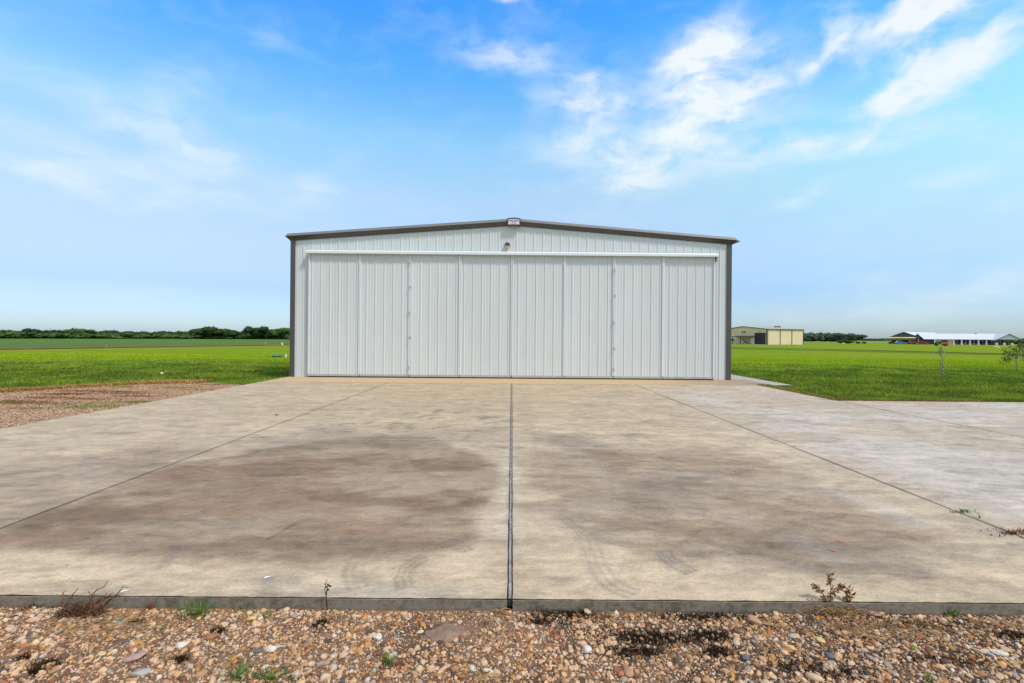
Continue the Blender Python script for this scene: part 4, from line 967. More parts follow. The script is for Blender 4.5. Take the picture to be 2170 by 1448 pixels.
# ------------------------------------------------------------------ ranch house with attached hangar
M['roof_white'] = mat('roof_white', (.56, .56, .57), .5, var=.02, vscale=.2); M['gable'] = mat('gable_siding', (.58, .66, .76), .7, var=.04)
M['siding'] = mat('house_siding', (.07, .078, .085), .8, var=.05); M['brick'] = mat('tan_brick', (.52, .37, .23), .85, var=.12, vscale=3)
M['pale_siding'] = mat('pale_siding', (.46, .52, .58), .7, var=.03); M['cream'] = mat('cream_door', (.85, .66, .36), .5, var=.03); M['pillar'] = mat('stone_pillar', (.62, .53, .40), .8, var=.1, vscale=4)
O = Vector((191.6, 238, 0)); hz = tz(200, 225); ang_h = math.atan2(-.336, .942)
hs = empty('ranch_house', (O.x, O.y, hz), ang_h, label='long low ranch house with a white roof, porch columns and an attached hangar', cat='house')
def gable_roof(mb, x0, x1, y0, y1, ze, zr, axis='x', t=.14, ov=.5):
    if axis == 'x':
        ym = (y0 + y1) / 2; a0, a1 = x0 - ov, x1 + ov; k = (zr - ze) / (ym - y0)
        for ya in (y0 - ov, y1 + ov):
            z = ze - k * ov
            mb.add([(a0, ya, z), (a1, ya, z), (a1, ym, zr), (a0, ym, zr), (a0, ya, z - t), (a1, ya, z - t), (a1, ym, zr - t), (a0, ym, zr - t)], [(0, 1, 2, 3), (7, 6, 5, 4), (0, 4, 5, 1), (3, 7, 4, 0), (1, 5, 6, 2)])
    else:
        xm = (x0 + x1) / 2; k = (zr - ze) / (xm - x0); b0, b1 = y0 - ov, y1
        for xa in (x0 - ov, x1 + ov):
            z = ze - k * ov
            mb.add([(xa, b0, z), (xa, b1, z), (xm, b1, zr), (xm, b0, zr), (xa, b0, z - t), (xa, b1, z - t), (xm, b1, zr - t), (xm, b0, zr - t)], [(0, 1, 2, 3), (7, 6, 5, 4), (0, 4, 5, 1), (3, 7, 4, 0), (1, 5, 6, 2)])
X0, X1, XG0, XG1 = 12.9, 44.0, 39.4, 48.4
r_ = MB(); gable_roof(r_, X0 + .5, X1, 0, 13, 2.85, 5.45, 'x'); gable_roof(r_, XG0, XG1, -3.2, 8, 2.75, 5.40, 'y')
r_.build('roof', M['roof_white'], hs)
w = MB(); w.box(17.8, 24.8, .3, .6, 0, 2.8); w.build('brick_wall', M['brick'], hs)
w = MB(); w.box(24.8, 47.5, 3.0, 3.3, 0, 2.9); w.box(13.2, 17.8, 1.5, 1.8, 0, 2.9); w.box(24.5, 24.8, .6, 3.0, 0, 2.8); w.box(47.2, 47.5, 3.3, 12, 0, 3.2); w.build('siding_wall_and_shade', M['siding'], hs)  # carport piece: dark panel painted in for the shade of its opening
w = MB(); xm = (XG0 + XG1) / 2; w.add([(XG0 + .1, -3.0, 2.7), (XG1 - .1, -3.0, 2.7), (xm, -3.0, 5.2)], [(0, 1, 2)]); w.add([(XG0 + .1, -2.8, 2.7), (XG1 - .1, -2.8, 2.7), (xm, -2.8, 5.2)], [(2, 1, 0)])
w.add([(XG0 + .1, -3.0, 2.7), (XG1 - .1, -3.0, 2.7), (XG1 - .1, -2.8, 2.7), (XG0 + .1, -2.8, 2.7)], [(3, 2, 1, 0)]); w.build('gable', M['gable'], hs)
f_ = MB()
for s in (-1, 1):
    xe = xm + s * (XG1 - XG0 + 1) / 2; ze = 2.75 - .3
    f_.add([(xe, -3.72, ze - .2), (xm, -3.72, 5.18), (xm, -3.72, 5.42), (xe, -3.72, ze + .03)], [(0, 1, 2, 3)] if s < 0 else [(3, 2, 1, 0)])
f_.build('gable_fascia', M['siding'], hs)
for x in (39.6, 42.4, 45.2, 48.1):
    p = MB(); p.box(x - .25, x + .25, -3.1, -2.6, 1.1, 2.7); c = p.build('porch_column', M['brown'], hs); p = MB(); p.box(x - .4, x + .4, -3.25, -2.45, 0, 1.1); p.build('pillar_base', M['pillar'], c)
for x in (25.0, 28.0, 31.2, 34.4, 37.4):
    p = MB(); p.box(x - .22, x + .22, .1, .5, .9, 2.75); c = p.build('porch_column', M['white'], hs); p = MB(); p.box(x - .4, x + .4, -.05, .65, 0, .9); p.build('pillar_base', M['pillar'], c)
def hwin(x0, x1, z0, z1, y=3.0, arch=False, nm='window'):
    p = MB(); t = .16
    for a in ((x0 - t, x0, z0, z1), (x1, x1 + t, z0, z1), (x0 - t, x1 + t, z1, z1 + t)): p.box(a[0], a[1], y - .12, y - .02, a[2], a[3])
    o = p.build(nm, M['white'], hs); q = MB()
    if arch: q.prism([(x0, z0), (x1, z0), (x1, z1 - .35), ((x0 + 3 * x1) / 4, z1 - .08), ((x0 + x1) / 2, z1), ((3 * x0 + x1) / 4, z1 - .08), (x0, z1 - .35)], 'y', y - .1, y - .04)
    else: q.box(x0, x1, y - .08, y - .03, z0, z1)
    q.build('pane', M['glass'], o)
for a in [(26.2, 27.3, .05, 2.2), (29.6, 30.9, .05, 2.3), (32.2, 34.0, .8, 2.3), (36.0, 37.2, .1, 2.2), (40.6, 41.6, .6, 2.2), (43.0, 43.9, .6, 2.2), (45.6, 47.0, .05, 2.3)]: hwin(*a, nm='window' if a[2] > .3 else 'glass_door')
q = MB(); q.prism([(19.8, 1.05), (22.8, 1.05), (22.8, 1.75), (22.1, 2.1), (21.3, 2.2), (20.5, 2.1), (19.8, 1.75)], 'y', .2, .299); q.build('arched_window', M['glass'], hs)
p = MB(); p.box(36.0, 36.5, 6.3, 6.7, 5.3, 5.75); p.build('chimney', M['siding'], hs)
p = MB(); p.box(12.5, 49, -6.5, -.1, -.05, .03); p.build('porch_floor', M['old_concrete'], hs)
# attached hangar with open folding door
g0 = Vector((200.5, 250, 0)); ga = math.atan2(-.866, .5)
gh = empty('house_hangar', (g0.x, g0.y, tz(g0.x, g0.y)), ga, label='grey gabled hangar with a raised cream folding door, left of the ranch house', cat='hangar')
GW, GE, GR, GL = 12.0, 3.85, 6.3, 36.0
r_ = MB(); gable_roof(r_, 0, GW, 0, GL, GE, GR, 'y', ov=.4); r_.build('roof', M['roof_white'], gh)
w = MB(); w.add([(0, 0, GE - .1), (GW, 0, GE - .1), (GW / 2, 0, GR - .16)], [(0, 1, 2)]); w.build('gable', M['siding'], gh)
f_ = MB()
for s in (-1, 1):
    xe = GW / 2 + s * (GW / 2 + .4); f_.add([(xe, -.42, GE - .45), (GW / 2, -.42, GR - .25), (GW / 2, -.42, GR + .02), (xe, -.42, GE - .15)], [(0, 1, 2, 3)] if s < 0 else [(3, 2, 1, 0)])
f_.build('gable_fascia', M['siding'], gh)
w = MB(); w.box(GW - .1, GW, .01, GL, 0, GE - .1); w.box(0, .1, .01, GL, 0, GE - .1); w.box(.1, GW - .1, 14, 14.2, 0, GE - .15); w.build('side_wall', M['pale_siding'], gh)
p = MB(); p.box(GW - .35, GW + .02, -.1, .0, 0, GE - .2); p.build('corner_trim', M['white'], gh)
p = MB(); p.box(-.02, .25, -.1, .0, 0, GE - .2); p.build('corner_trim', M['cream'], gh)
p = MB(); p.add([(-.2, -.12, GE - .2), (GW - .5, -.12, GE - .2), (GW - .5, -2.2, GE - .65), (-.2, -2.2, GE - .65), (-.2, -.12, GE - .3), (GW - .5, -.12, GE - .3), (GW - .5, -2.2, GE - .75), (-.2, -2.2, GE - .75)], [(3, 2, 1, 0), (4, 5, 6, 7), (3, 7, 6, 2), (1, 2, 6, 5), (0, 4, 7, 3)])
p.add([(-.2, -2.2, GE - .78), (GW - .5, -2.2, GE - .78), (GW - .5, -.4, GE - 1.7), (-.2, -.4, GE - 1.7), (-.2, -2.1, GE - .9), (GW - .5, -2.1, GE - .9), (GW - .5, -.3, GE - 1.78), (-.2, -.3, GE - 1.78)], [(0, 1, 2, 3), (7, 6, 5, 4), (3, 2, 6, 7)])
p.build('folding_door', M['cream'], gh)
# vehicles
M['car_blue'] = mat('car_blue', (.03, .24, .55), .25, var=.02, spec=.7); M['car_red'] = mat('car_red', (.22, .012, .025), .25, var=.02, spec=.7); M['car_black'] = mat('car_black', (.012, .012, .014), .3, var=.02, spec=.6)
M['car_roof'] = mat('car_silver', (.42, .44, .46), .3, .3, var=.02)
def car(px, Y, yaw, L, H, m, mroof, label, kind):
    d = px_dir(px, 713); x, y = d.x * Y, Y; e = empty('pickup_truck' if kind == 'truck' else 'car', (x, y, tz(x, y)), yaw, label=label, cat='pickup truck' if kind == 'truck' else 'car', group='vehicles parked at the house hangar')
    h = L / 2; W2 = .9
    low = [(-h, .45), (-h + .1, .3), (h - .1, .3), (h, .5), (h - .05, .85), (h - 1.0, 1.0), (-h + .3, 1.05), (-h, .95)] if kind != 'truck' else [(-h, .5), (h - .1, .45), (h, .6), (h - .02, 1.1), (h - 1.2, 1.25), (-h, 1.2)]
    p = MB(); p.prism(low, 'y', -W2, W2); p.build('body', M[m], e)
    cab = [(-h + .35, 1.02), (h - 1.3, .98), (h - 2.1, H), (-h + 1.0, H)] if kind != 'truck' else [(-.9, 1.22), (h - 1.5, 1.24), (h - 2.2, H), (-.7, H)]
    p = MB(); p.prism(cab, 'y', -W2 + .12, W2 - .12); p.build('cabin', M[mroof], e)
    g = [(x * .97 if abs(x) > .1 else x, min(z, H - .12) if z > 1.1 else z + .04) for x, z in cab]
    for s in (-1, 1):
        p = MB(); q = [(a * .93, b) for a, b in g]; ys = sorted((s * (W2 - .12), s * (W2 - .10))); p.prism(q, 'y', *ys); p.build('side_window', M['glass'], e)
        for wx in (-h + .85, h - .85):
            p = MB(); p.prism([(wx + .35 * math.cos(t), .35 + .35 * math.sin(t)) for t in np.linspace(0, 2 * PI, 14)[:-1]], 'y', *sorted((s * (W2 - .2), s * (W2 + .02)))); wh = p.build('wheel', M['rubber'], e)
            p = MB(); p.prism([(wx + .2 * math.cos(t), .35 + .2 * math.sin(t)) for t in np.linspace(0, 2 * PI, 10)[:-1]], 'y', *sorted((s * (W2 + .021), s * (W2 + .04)))); p.build('rim', M['car_roof'], wh)
    for s in (-.6, .6):
        p = MB(); p.box(h - .06, h + .02, s - .16, s + .16, .68, .84); p.build('headlight', M['white'], e)
    return e
yv = ang_h
car(1909, 233, yv, 4.6, 1.65, 'car_blue', 'car_roof', 'bright blue car with a silver roof parked in front of the cream folding door', 'car')
car(1951, 225, yv, 5.6, 1.85, 'car_red', 'car_red', 'dark red pickup truck parked right of the blue car, nearest the pale side wall', 'truck')
car(1936, 232, yv + .1, 4.6, 1.8, 'car_red', 'car_red', 'dark red car half hidden behind the red pickup', 'car')
car(1893, 240, yv, 3.8, 1.35, 'car_black', 'car_black', 'low black car at the left corner of the folding door', 'car')
tree('shrub', 1985, 221, 722.8, .9, M['fol_mid'], 'small green shrub at the brick wall corner of the ranch house', 'garden plants of the ranch house', .04, 120, .1, .03, 'shrub')
M['red_fol'] = island_mat('red_foliage', [(0, (.25, .04, .04)), (.5, (.16, .05, .03)), (.8, (.35, .07, .06))], .8, .1, 0, .1)
tree('shrub', 2004.5, 219, 727.2, .9, M['red_fol'], 'low round red shrub under the arched window', 'garden plants of the ranch house', .04, 120, .1, .03, 'shrub')
tree('shrub', 2166, 226, 727, 1.3, M['fol_young'], 'pale shrub beyond the right end of the ranch house porch', 'garden plants of the ranch house', .04, 120, .1, .03, 'shrub')
for i, x in enumerate((30.2, 33.3, 41.2, 44.0)):
    q = O + Vector((.942, -.336, 0)) * x + Vector((.336, .942, 0)) * (1.6 if i < 2 else -1.2)
    e = empty('patio_chair', (q.x, q.y, hz), ang_h + [.4, -.5, .2, -.3][i], label=['light patio chair on the porch beside the tall glass door', 'light patio chair in front of the wide porch window', 'dark patio chair between the gable porch pillars, nearer the white columns', 'dark patio chair between the gable porch pillars, nearer the right end'][i], cat='chair', group='patio chairs on the house porch')
    mm = M['pillar'] if i < 2 else M['brown']
    p = MB(); p.box(-.35, .35, -.3, .3, .38, .45); p.build('seat', mm, e); p = MB(); p.box(-.35, .35, .26, .33, .45, 1.0); p.build('backrest', mm, e)
    for a in (-.3, .3):
        for b in (-.25, .25): p = MB(); p.box(a - .03, a + .03, b - .03, b + .03, 0, .38); p.build('leg', mm, e)

# ------------------------------------------------------------------ small things on the lawns
M['green_plastic'] = mat('green_plastic', (.035, .19, .085), .45, var=.05, spec=.5); M['pvc'] = mat('pvc', (.78, .78, .76), .4, var=.03)
M['stake'] = mat('orange_stake', (.70, .36, .10), .7, var=.05); M['rock_white'] = mat('white_rock', (.75, .73, .68), .8, var=.1, vscale=8)
c = G(586, 759); e = empty('tank_lid', (c.x, c.y, c.z), label='round green plastic tank lid standing in the grass left of the hangar', cat='tank lid')
def lathe(mb, pr, n=28):
    b = len(mb.v)
    for r, z in pr: mb.v += [(r * math.cos(2 * PI * k / n), r * math.sin(2 * PI * k / n), z) for k in range(n)]
    fs = [(b + i * n + k, b + i * n + (k + 1) % n, b + (i + 1) * n + (k + 1) % n, b + (i + 1) * n + k) for i in range(len(pr) - 1) for k in range(n)]
    mb.f += fs; mb.mi += [mb.cur] * len(fs)
p = MB(); lathe(p, [(.27, 0), (.27, .13)]); p.build('riser', M['green_plastic'], e)
p = MB(); lathe(p, [(.275, .131), (.30, .135), (.30, .165), (.24, .195), (.12, .215), (.001, .22)]); p.build('lid', M['green_plastic'], e, smooth=True)
def pipe(px, py, h, r, lean, label, m='pvc', nm='vent_pipe', cat='pipe'):
    c = G(px, py); p = MB(); p.tube([(0, 0, -.02), (lean * h, 0, h * .8)], r, 14); e = empty(nm, c, label=label, cat=cat)
    p.build('pipe', M[m], e); q = MB(); q.tube([(lean * h, 0, h * .8), (lean * h * 1.25, 0, h)], r * 1.18, 14); q.build('cap', M[m], e)
pipe(605.8, 759, .26, .052, .02, 'short white capped pipe in the grass right of the green lid'); pipe(598.8, 732, .42, .09, -.22, 'leaning white pipe at the far edge of the lawn before the crop field')
c = G(562.5, 732); p = MB(); p.box(-.05, .05, -.02, .02, -.05, .55); o = p.build('survey_stake', M['stake']); o.location = c; setp(o, 'thin orange wooden stake at the edge of the crop field', 'stake')
c = G(225, 738.5); p = MB(); p.box(-.03, .03, -.02, .02, -.05, .40); o = p.build('survey_stake', M['bark_pale']); o.location = c; setp(o, 'pale wooden stake in the bare margin of the crop field, left part', 'stake')
c = G(107, 713); p = MB(); p.tube([(0, 0, 0), (0, 0, 5.2)], .10, 8, .07); p.box(-.7, .7, -.05, .05, 4.7, 4.8); e = p.build('utility_pole', M['bark_pale']); e.location = (c.x * .96, c.y * .96, c.z); setp(e, 'thin utility pole in front of the far left treeline', 'pole')
def rock(name, pos, size, m, label, cat='stone', group=None, seed=0, flat=.6, rz=0, sub=3):
    bv, bf = ico(sub); rg = np.random.default_rng(seed); v = bv.copy()
    for q in rg.normal(0, 1, (7, 3)):
        q = q / np.linalg.norm(q); t = v @ q; v = v - np.clip(t - rg.uniform(.5, .8), 0, None)[:, None] * q * .9
    v *= 1 + .05 * rg.normal(0, 1, (len(v), 1)) * .5; v = v * np.array([size[0], size[1], size[2]]) / 2
    o = np_mesh(name, v, bf, m, smooth=True); o.location = pos; o.rotation_euler = (0, 0, rz); return setp(o, label, cat, group)
c = G(343, 795); rock('stone', (c.x, c.y, c.z + .05), (.13, .1, .11), M['rock_white'], 'white stone lying in the left lawn near the gravel strip', seed=1)
c = G(586, 880.5, flat=0); rock('stone', (c.x, c.y, .010), (.05, .035, .022), M['bronze'], 'small dark stone lying alone on the far left concrete', seed=2)
c = G(2112, 737); rock('garden_cover', (c.x, c.y, c.z + .12), (1.7, .9, .42), M['rock_white'], 'low white cover lying on the lawn in front of the ranch house', 'cover', seed=3)
c = G(2106, 734); rock('stone', (c.x, c.y, c.z + .1), (.35, .3, .3), M['rock_white'], 'small white stone just left of the low white cover', seed=4)
c = G(1787, 729.6); rock('stone', (c.x, c.y, c.z + .3), (1.1, .8, .5), M['rock_white'], 'white boulder in front of the large yellow green bush', seed=5)
# brush pile by the left treeline
c = G(388, 717.6); p = MB()
for k in range(60): a = random.uniform(0, 2 * PI); q = Vector((random.gauss(0, 1.3), random.gauss(0, .5), random.uniform(0, .5))); p.tube([q, q + Vector((math.cos(a) * 1.2, math.sin(a) * .5, random.uniform(.1, .7)))], .06, 4, .03)
o = p.build('brush_pile', mat('dead_wood', (.24, .17, .13), .9, var=.2)); o.location = c; setp(o, 'pile of dead brown branches at the foot of the far left trees', 'brush pile')

# saplings
def sapling(px, py, h, lean, label, kind):
    c = G(px, py); e = empty('sapling', c, label=label, cat='sapling'); rs = random.Random(3 + kind); t = MB(); lf = MB()
    def tip(p, d, n, s, sp):
        for _ in range(n):
            q = Vector(p) + Vector((rs.gauss(0, sp), rs.gauss(0, sp), rs.gauss(0, sp * 1.1))); dd = Vector((rs.gauss(0, 1), rs.gauss(0, 1), rs.gauss(.3, .8))).normalized() * s * rs.uniform(.7, 1.3); lf.leaf(q, dd, s * .55)
    if kind == 0:
        P = [Vector((0, 0, -.03)), Vector((.0, 0, .25)), Vector((.01, .01, .55)), Vector((-.03, 0, .85)), Vector((-.06, 0, h))]; t.tube(P, .018, 7, .009)
        for z, n, sp in [(.16, 5, .02), (.28, 10, .03), (.38, 16, .035), (.50, 14, .03), (.62, 7, .02), (.74, 6, .02), (.86, 7, .025), (.97, 14, .03), (1.06, 18, .035), (1.14, 18, .03)]:
            k = z / h * 4; i = min(int(k), 3); tip(P[i].lerp(P[i + 1], k - i), 0, int(n * 1.5), .075, sp * 1.3)
        for b, n in (((-.10, .0, .55), (-.02, 0, .38)), ((-.20, .02, .98), (-.05, 0, .92)), ((.05, 0, 1.12), (-.05, 0, 1.0))): t.tube([n, b], .006, 5, .003); tip(b, 0, 14, .06, .04)
        mt = 'fol_pale'; mb_ = 'bark_pale'
    else:
        P = [Vector((0, 0, -.03)), Vector((.02, 0, .25)), Vector((-.02, .02, .5)), Vector((.02, 0, .66))]; t.tube(P, .026, 8, .017)
        def br(p, d, L, r, dep):
            q = p + d * L; m_ = p.lerp(q, .5) + Vector((rs.gauss(0, .02), rs.gauss(0, .02), .01)); t.tube([p, m_, q], r, 5, r * .6)
            if dep == 0: tip(q, 0, 6, .085, .06); tip(m_, 0, 2, .08, .05); return
            for _ in range(3 if dep > 1 else 3):
                br(m_.lerp(q, rs.uniform(.3, 1)), (d + Vector((rs.gauss(0, .55), rs.gauss(0, .55), rs.gauss(.05, .35)))).normalized(), L * .72, r * .6, dep - 1)
        for d, z in [((-.8, .1, .35), .55), ((.7, -.2, .5), .6), ((-.35, .4, .9), .66), ((.25, -.3, 1), .66), ((-.9, -.3, .1), .5), ((.9, .3, .25), .55), ((0, 0, 1.2), .66), ((-.6, -.5, .7), .6)]:
            br(Vector((0, 0, z)), Vector(d).normalized(), .30, .010, 2)
        mt = 'fol_young'; mb_ = 'bark_pale'
    t.build('trunk', M[mb_], e, smooth=True); lf.build('crown', M[mt], e); return e
sapling(1997, 800, 1.18, 0, 'thin upright sapling with sparse pale leaves in the right lawn', 0)
sapling(2155, 789, 1.45, 0, 'small branching young tree with a wide sparse crown at the right edge', 1)

# ------------------------------------------------------------------ weeds and stones along the slab front
M['green_blade'] = island_mat('green_blade', [(0, (.07, .17, .02)), (.35, (.11, .24, .03)), (.7, (.05, .12, .02)), (.9, (.16, .26, .05))], .6, .3, .3, .1)
M['dry_brown'] = island_mat('dry_brown', [(0, (.10, .05, .03)), (.35, (.18, .085, .045)), (.7, (.06, .035, .025)), (.9, (.26, .13, .07))], .85, .15, 0, .15)
M['dry_tan'] = island_mat('dry_tan', [(0, (.34, .20, .085)), (.4, (.21, .115, .045)), (.75, (.44, .29, .14))], .85, .15, 0, .15)
M['dark_stem'] = island_mat('dark_stem', [(0, (.045, .025, .018)), (.5, (.07, .04, .025))], .9, .1, 0, .1)
M['red_stem'] = island_mat('red_stem', [(0, (.28, .08, .05)), (.5, (.20, .06, .04)), (.8, (.12, .12, .04))], .8, .2, 0, .1)
M['moss'] = island_mat('dark_moss', [(0, (.030, .022, .014)), (.5, (.05, .036, .02)), (.8, (.018, .014, .010))], .95, .05, 0, .1)
def blade(m, base, az_, h, bend, w, n=5, rs=random):
    p = Vector(base); d = Vector((math.cos(az_), math.sin(az_), 0)); sd = Vector((-d.y, d.x, 0)); vs = []; pts = []
    for i in range(n + 1):
        t = i / n; q = p + d * (bend * h * t * t) + Vector((0, 0, h * (t - .35 * bend * t * t))); ww = w * (1 - t) ** .6 * .5
        vs += [q - sd * ww, q + sd * ww + Vector((0, 0, ww * .3))]
    m.add(vs, [(2 * i, 2 * i + 1, 2 * i + 3, 2 * i + 2) for i in range(n)])
def gfront(px, py): return G(px, py, flat=-.062)
def tuft(px, py, n, h, spread, mt, label, w=.004, bend=(.3, 1.1), rad=.02, name='grass_tuft', cat='grass tuft', group='weeds along the slab', seed=1, pos=None):
    c = pos or gfront(px, py); rs = random.Random(seed); m = MB()
    for _ in range(n):
        a = rs.uniform(0, 2 * PI); r = min(abs(rs.gauss(0, rad)), rad * 1.8); a2 = a + rs.gauss(0, .5)
        blade(m, (r * math.cos(a) * spread, r * math.sin(a), 0), a2, h * rs.uniform(.45, 1.1), rs.uniform(*bend), w * rs.uniform(.7, 1.3))
    o = m.build(name, M[mt]); o.location = c; return setp(o, label, cat, group)
tuft(420, 1306, 130, .085, 1.9, 'green_blade', 'large green grass tuft growing against the slab front, left part', rad=.032, seed=2)
tuft(341, 1334, 26, .035, 1, 'green_blade', 'tiny green tuft among the pebbles left of the large green tuft', rad=.01, seed=3)
tuft(505, 1440, 80, .065, 1.3, 'green_blade', 'bright green grass tuft at the bottom edge, left of the middle', rad=.03, seed=4)
tuft(578, 1440, 110, .030, 2.2, 'green_blade', 'low creeping green weed at the bottom edge beside the bright tuft', rad=.035, seed=5, w=.008)
tuft(822, 1408, 34, .085, 1, 'green_blade', 'upright bright grass sprig among pebbles below the dark dry stem', rad=.012, seed=6)
tuft(838, 1412, 60, .022, 1.6, 'red_stem', 'reddish creeping weed around the upright grass sprig', rad=.03, seed=7, w=.006)
tuft(902, 1302, 14, .025, 1, 'green_blade', 'tiny green sprout at the slab foot near the dirt mound', rad=.008, seed=8)
tuft(515, 1292, 60, .022, 2.2, 'green_blade', 'low green moss-like weed at the slab foot right of the large tuft', rad=.02, seed=9, w=.006)
tuft(562, 1306, 40, .022, 1.6, 'green_blade', 'small green weed patch in the pebbles between the large tuft and the dry stem', rad=.014, seed=10, w=.006)
tuft(2018, 1306, 26, .045, 1.3, 'green_blade', 'small leafy green sprig against the slab front on the right', rad=.012, seed=11, w=.009)
tuft(1934, 1379, 12, .028, 1, 'green_blade', 'tiny bright sprout in the pebbles under the right green sprig', rad=.008, seed=12)
tuft(1966, 1444, 14, .04, 1.2, 'green_blade', 'short green sprout at the bottom edge on the right', rad=.01, seed=13)
tuft(1362, 1366, 8, .022, 1, 'green_blade', 'tiny green sprout inside the dark dead moss', rad=.006, seed=14)
tuft(70, 1290, 90, .035, 2.4, 'dry_brown', 'low dark brown weed at the slab foot near the left edge', rad=.035, seed=15, w=.006)
tuft(74, 1286, 14, .045, 1, 'green_blade', 'few green leaves in the low dark weed near the left edge', rad=.01, seed=16, w=.008)
tuft(320, 1292, 14, .085, 1.2, 'red_stem', 'small fan of stiff reddish blades against the slab', rad=.012, seed=17, w=.005, bend=(.2, .7))
c = G(2037, 1086, flat=0); tuft(0, 0, 60, .045, 1.8, 'green_blade', 'green weed tuft growing from the right slab joint', rad=.035, seed=18, pos=c, group='weeds in the slab joints', w=.006)
c = G(2076, 1099, flat=0); tuft(0, 0, 5, .07, 1, 'green_blade', 'single thin green sprig in the right slab joint', rad=.006, seed=19, pos=c, group='weeds in the slab joints', w=.006)
c = G(2146, 1131, flat=0); tuft(0, 0, 150, .030, 2.4, 'red_stem', 'reddish green creeping weed over the joint at the right edge', rad=.05, seed=20, pos=c, group='weeds in the slab joints', w=.008)
c = G(1682, 947, flat=0); tuft(0, 0, 26, .03, 2, 'dry_tan', 'small dry weed in the right slab joint, far part', rad=.03, seed=21, pos=c, group='weeds in the slab joints')
# dry curled plant on the left
rs = random.Random(8); c = gfront(170, 1303); m = MB()
for _ in range(900):
    a = rs.uniform(0, 2 * PI); q = Vector((rs.gauss(0, .060), rs.gauss(0, .020), abs(rs.gauss(.012, .014)))); d = Vector((math.cos(a), math.sin(a) * .6, rs.uniform(-.3, .7))) * rs.uniform(.02, .05)
    m.tube([q, q + d * .5 + Vector((0, 0, .006)), q + d], .0016, 3, .0008, cap=False)
e = empty('dry_weed', c, label='rust brown dry weed with curled stalks leaning on the slab, left part', cat='dry weed', group='dry weeds at the slab'); m.build('root_mat', M['dry_brown'], e)
for pts in [[(0, .02, .0), (.0, .05, .06), (.03, .07, .10), (.055, .08, .105), (.07, .09, .135)], [(.0, .02, 0), (.012, .05, .07), (-.01, .06, .095)], [(.06, .02, 0), (.10, .05, .05), (.14, .07, .075), (.165, .08, .11), (.19, .08, .105)],
            [(.05, .02, 0), (.08, .04, .05), (.09, .06, .09)], [(-.14, .02, .0), (-.14, .05, .06), (-.16, .07, .08), (-.145, .07, .088)], [(-.13, .02, .01), (-.10, .05, .07), (-.075, .07, .10)], [(.09, 0, .0), (.13, .0, .03), (.125, .0, .055), (.10, .02, .06)], [(.02, 0, .01), (.05, .05, .06), (.1, .06, .07), (.12, .07, .085)]]:
    b = MB(); b.tube(pts, .0050, 5, .0020); b.build('stalk', M['dry_brown'], e)
# dark dry stem
c = gfront(694, 1298); e = empty('dry_weed', c, label='single dark dry stem standing in front of the slab, left of the centre joint', cat='dry weed', group='dry weeds at the slab'); rs = random.Random(4)
b = MB(); b.tube([(0, 0, -.01), (-.003, .0, .04), (-.006, -.005, .09), (.0, -.005, .14), (.002, 0, .155)], .0042, 5, .0022)
b.tube([(-.006, -.005, .09), (-.012, -.01, .13), (-.006, -.01, .165), (-.002, -.01, .185)], .0022, 4, .0014); b.tube([(0, 0, 0), (.03, -.01, .02), (.05, -.03, .005)], .002, 4, .001); b.build('stem', M['dark_stem'], e)
b = MB()
for z in (.10, .12, .13, .142, .15, .155): b.leaf((.0, -.005, z), Vector((rs.gauss(0, .012), rs.gauss(0, .006), rs.gauss(.004, .012))), .014)
for z in (.15, .158, .165): b.leaf((-.010, -.01, z), Vector((rs.gauss(0, .010), 0, rs.gauss(-.008, .008))), .007)
b.build('leaves', M['dark_stem'], e)
# tan dry weed on the right
c = gfront(1775, 1300); e = empty('dry_weed', c, label='tall tan dry weed with shrivelled leaves standing against the slab on the right', cat='dry weed', group='dry weeds at the slab'); rs = random.Random(12)
def stem(pts, r=.0036):
    b = MB(); b.tube(pts, r, 5, r * .4); P = [Vector(p) for p in pts]
    for i in range(1, len(P)):
        for _ in range(7):
            q = P[i - 1].lerp(P[i], rs.random())
            for _ in range(2): b.leaf(q, Vector((rs.gauss(0, .016), rs.gauss(0, .012), rs.gauss(-.004, .013))), .014, curl=.5)
    b.build('stem', M['dry_tan'], e)
stem([(-.04, 0, 0), (-.035, .01, .07), (-.03, .01, .13), (-.045, .01, .19), (-.05, .0, .225)]); stem([(-.04, 0, .04), (-.075, .01, .10), (-.10, .02, .135), (-.125, .02, .155)]); stem([(-.03, .01, .10), (-.005, .01, .135), (.02, .01, .145)], .002)
stem([(.06, 0, 0), (.075, .01, .07), (.068, .01, .12), (.045, .02, .148), (.02, .02, .15)]); stem([(.03, 0, 0), (.035, .01, .06), (.06, .015, .10), (.065, .02, .13)]); stem([(-.12, 0, 0), (-.14, .01, .04), (-.155, .01, .07)], .002); stem([(-.10, .0, .0), (-.11, .01, .05), (-.13, .01, .065)], .002)
b = MB()
for _ in range(300):
    a = rs.uniform(0, 2 * PI); q = Vector((rs.gauss(0, .085), rs.gauss(-.01, .022), abs(rs.gauss(.01, .016)))); d = Vector((math.cos(a), math.sin(a) * .6, rs.uniform(-.2, .5))) * rs.uniform(.03, .08)
    b.tube([q, q + d * .5 + Vector((0, 0, .006)), q + d], .0015, 3, .0008, cap=False)
b.build('root_mat', M['dry_tan'], e)
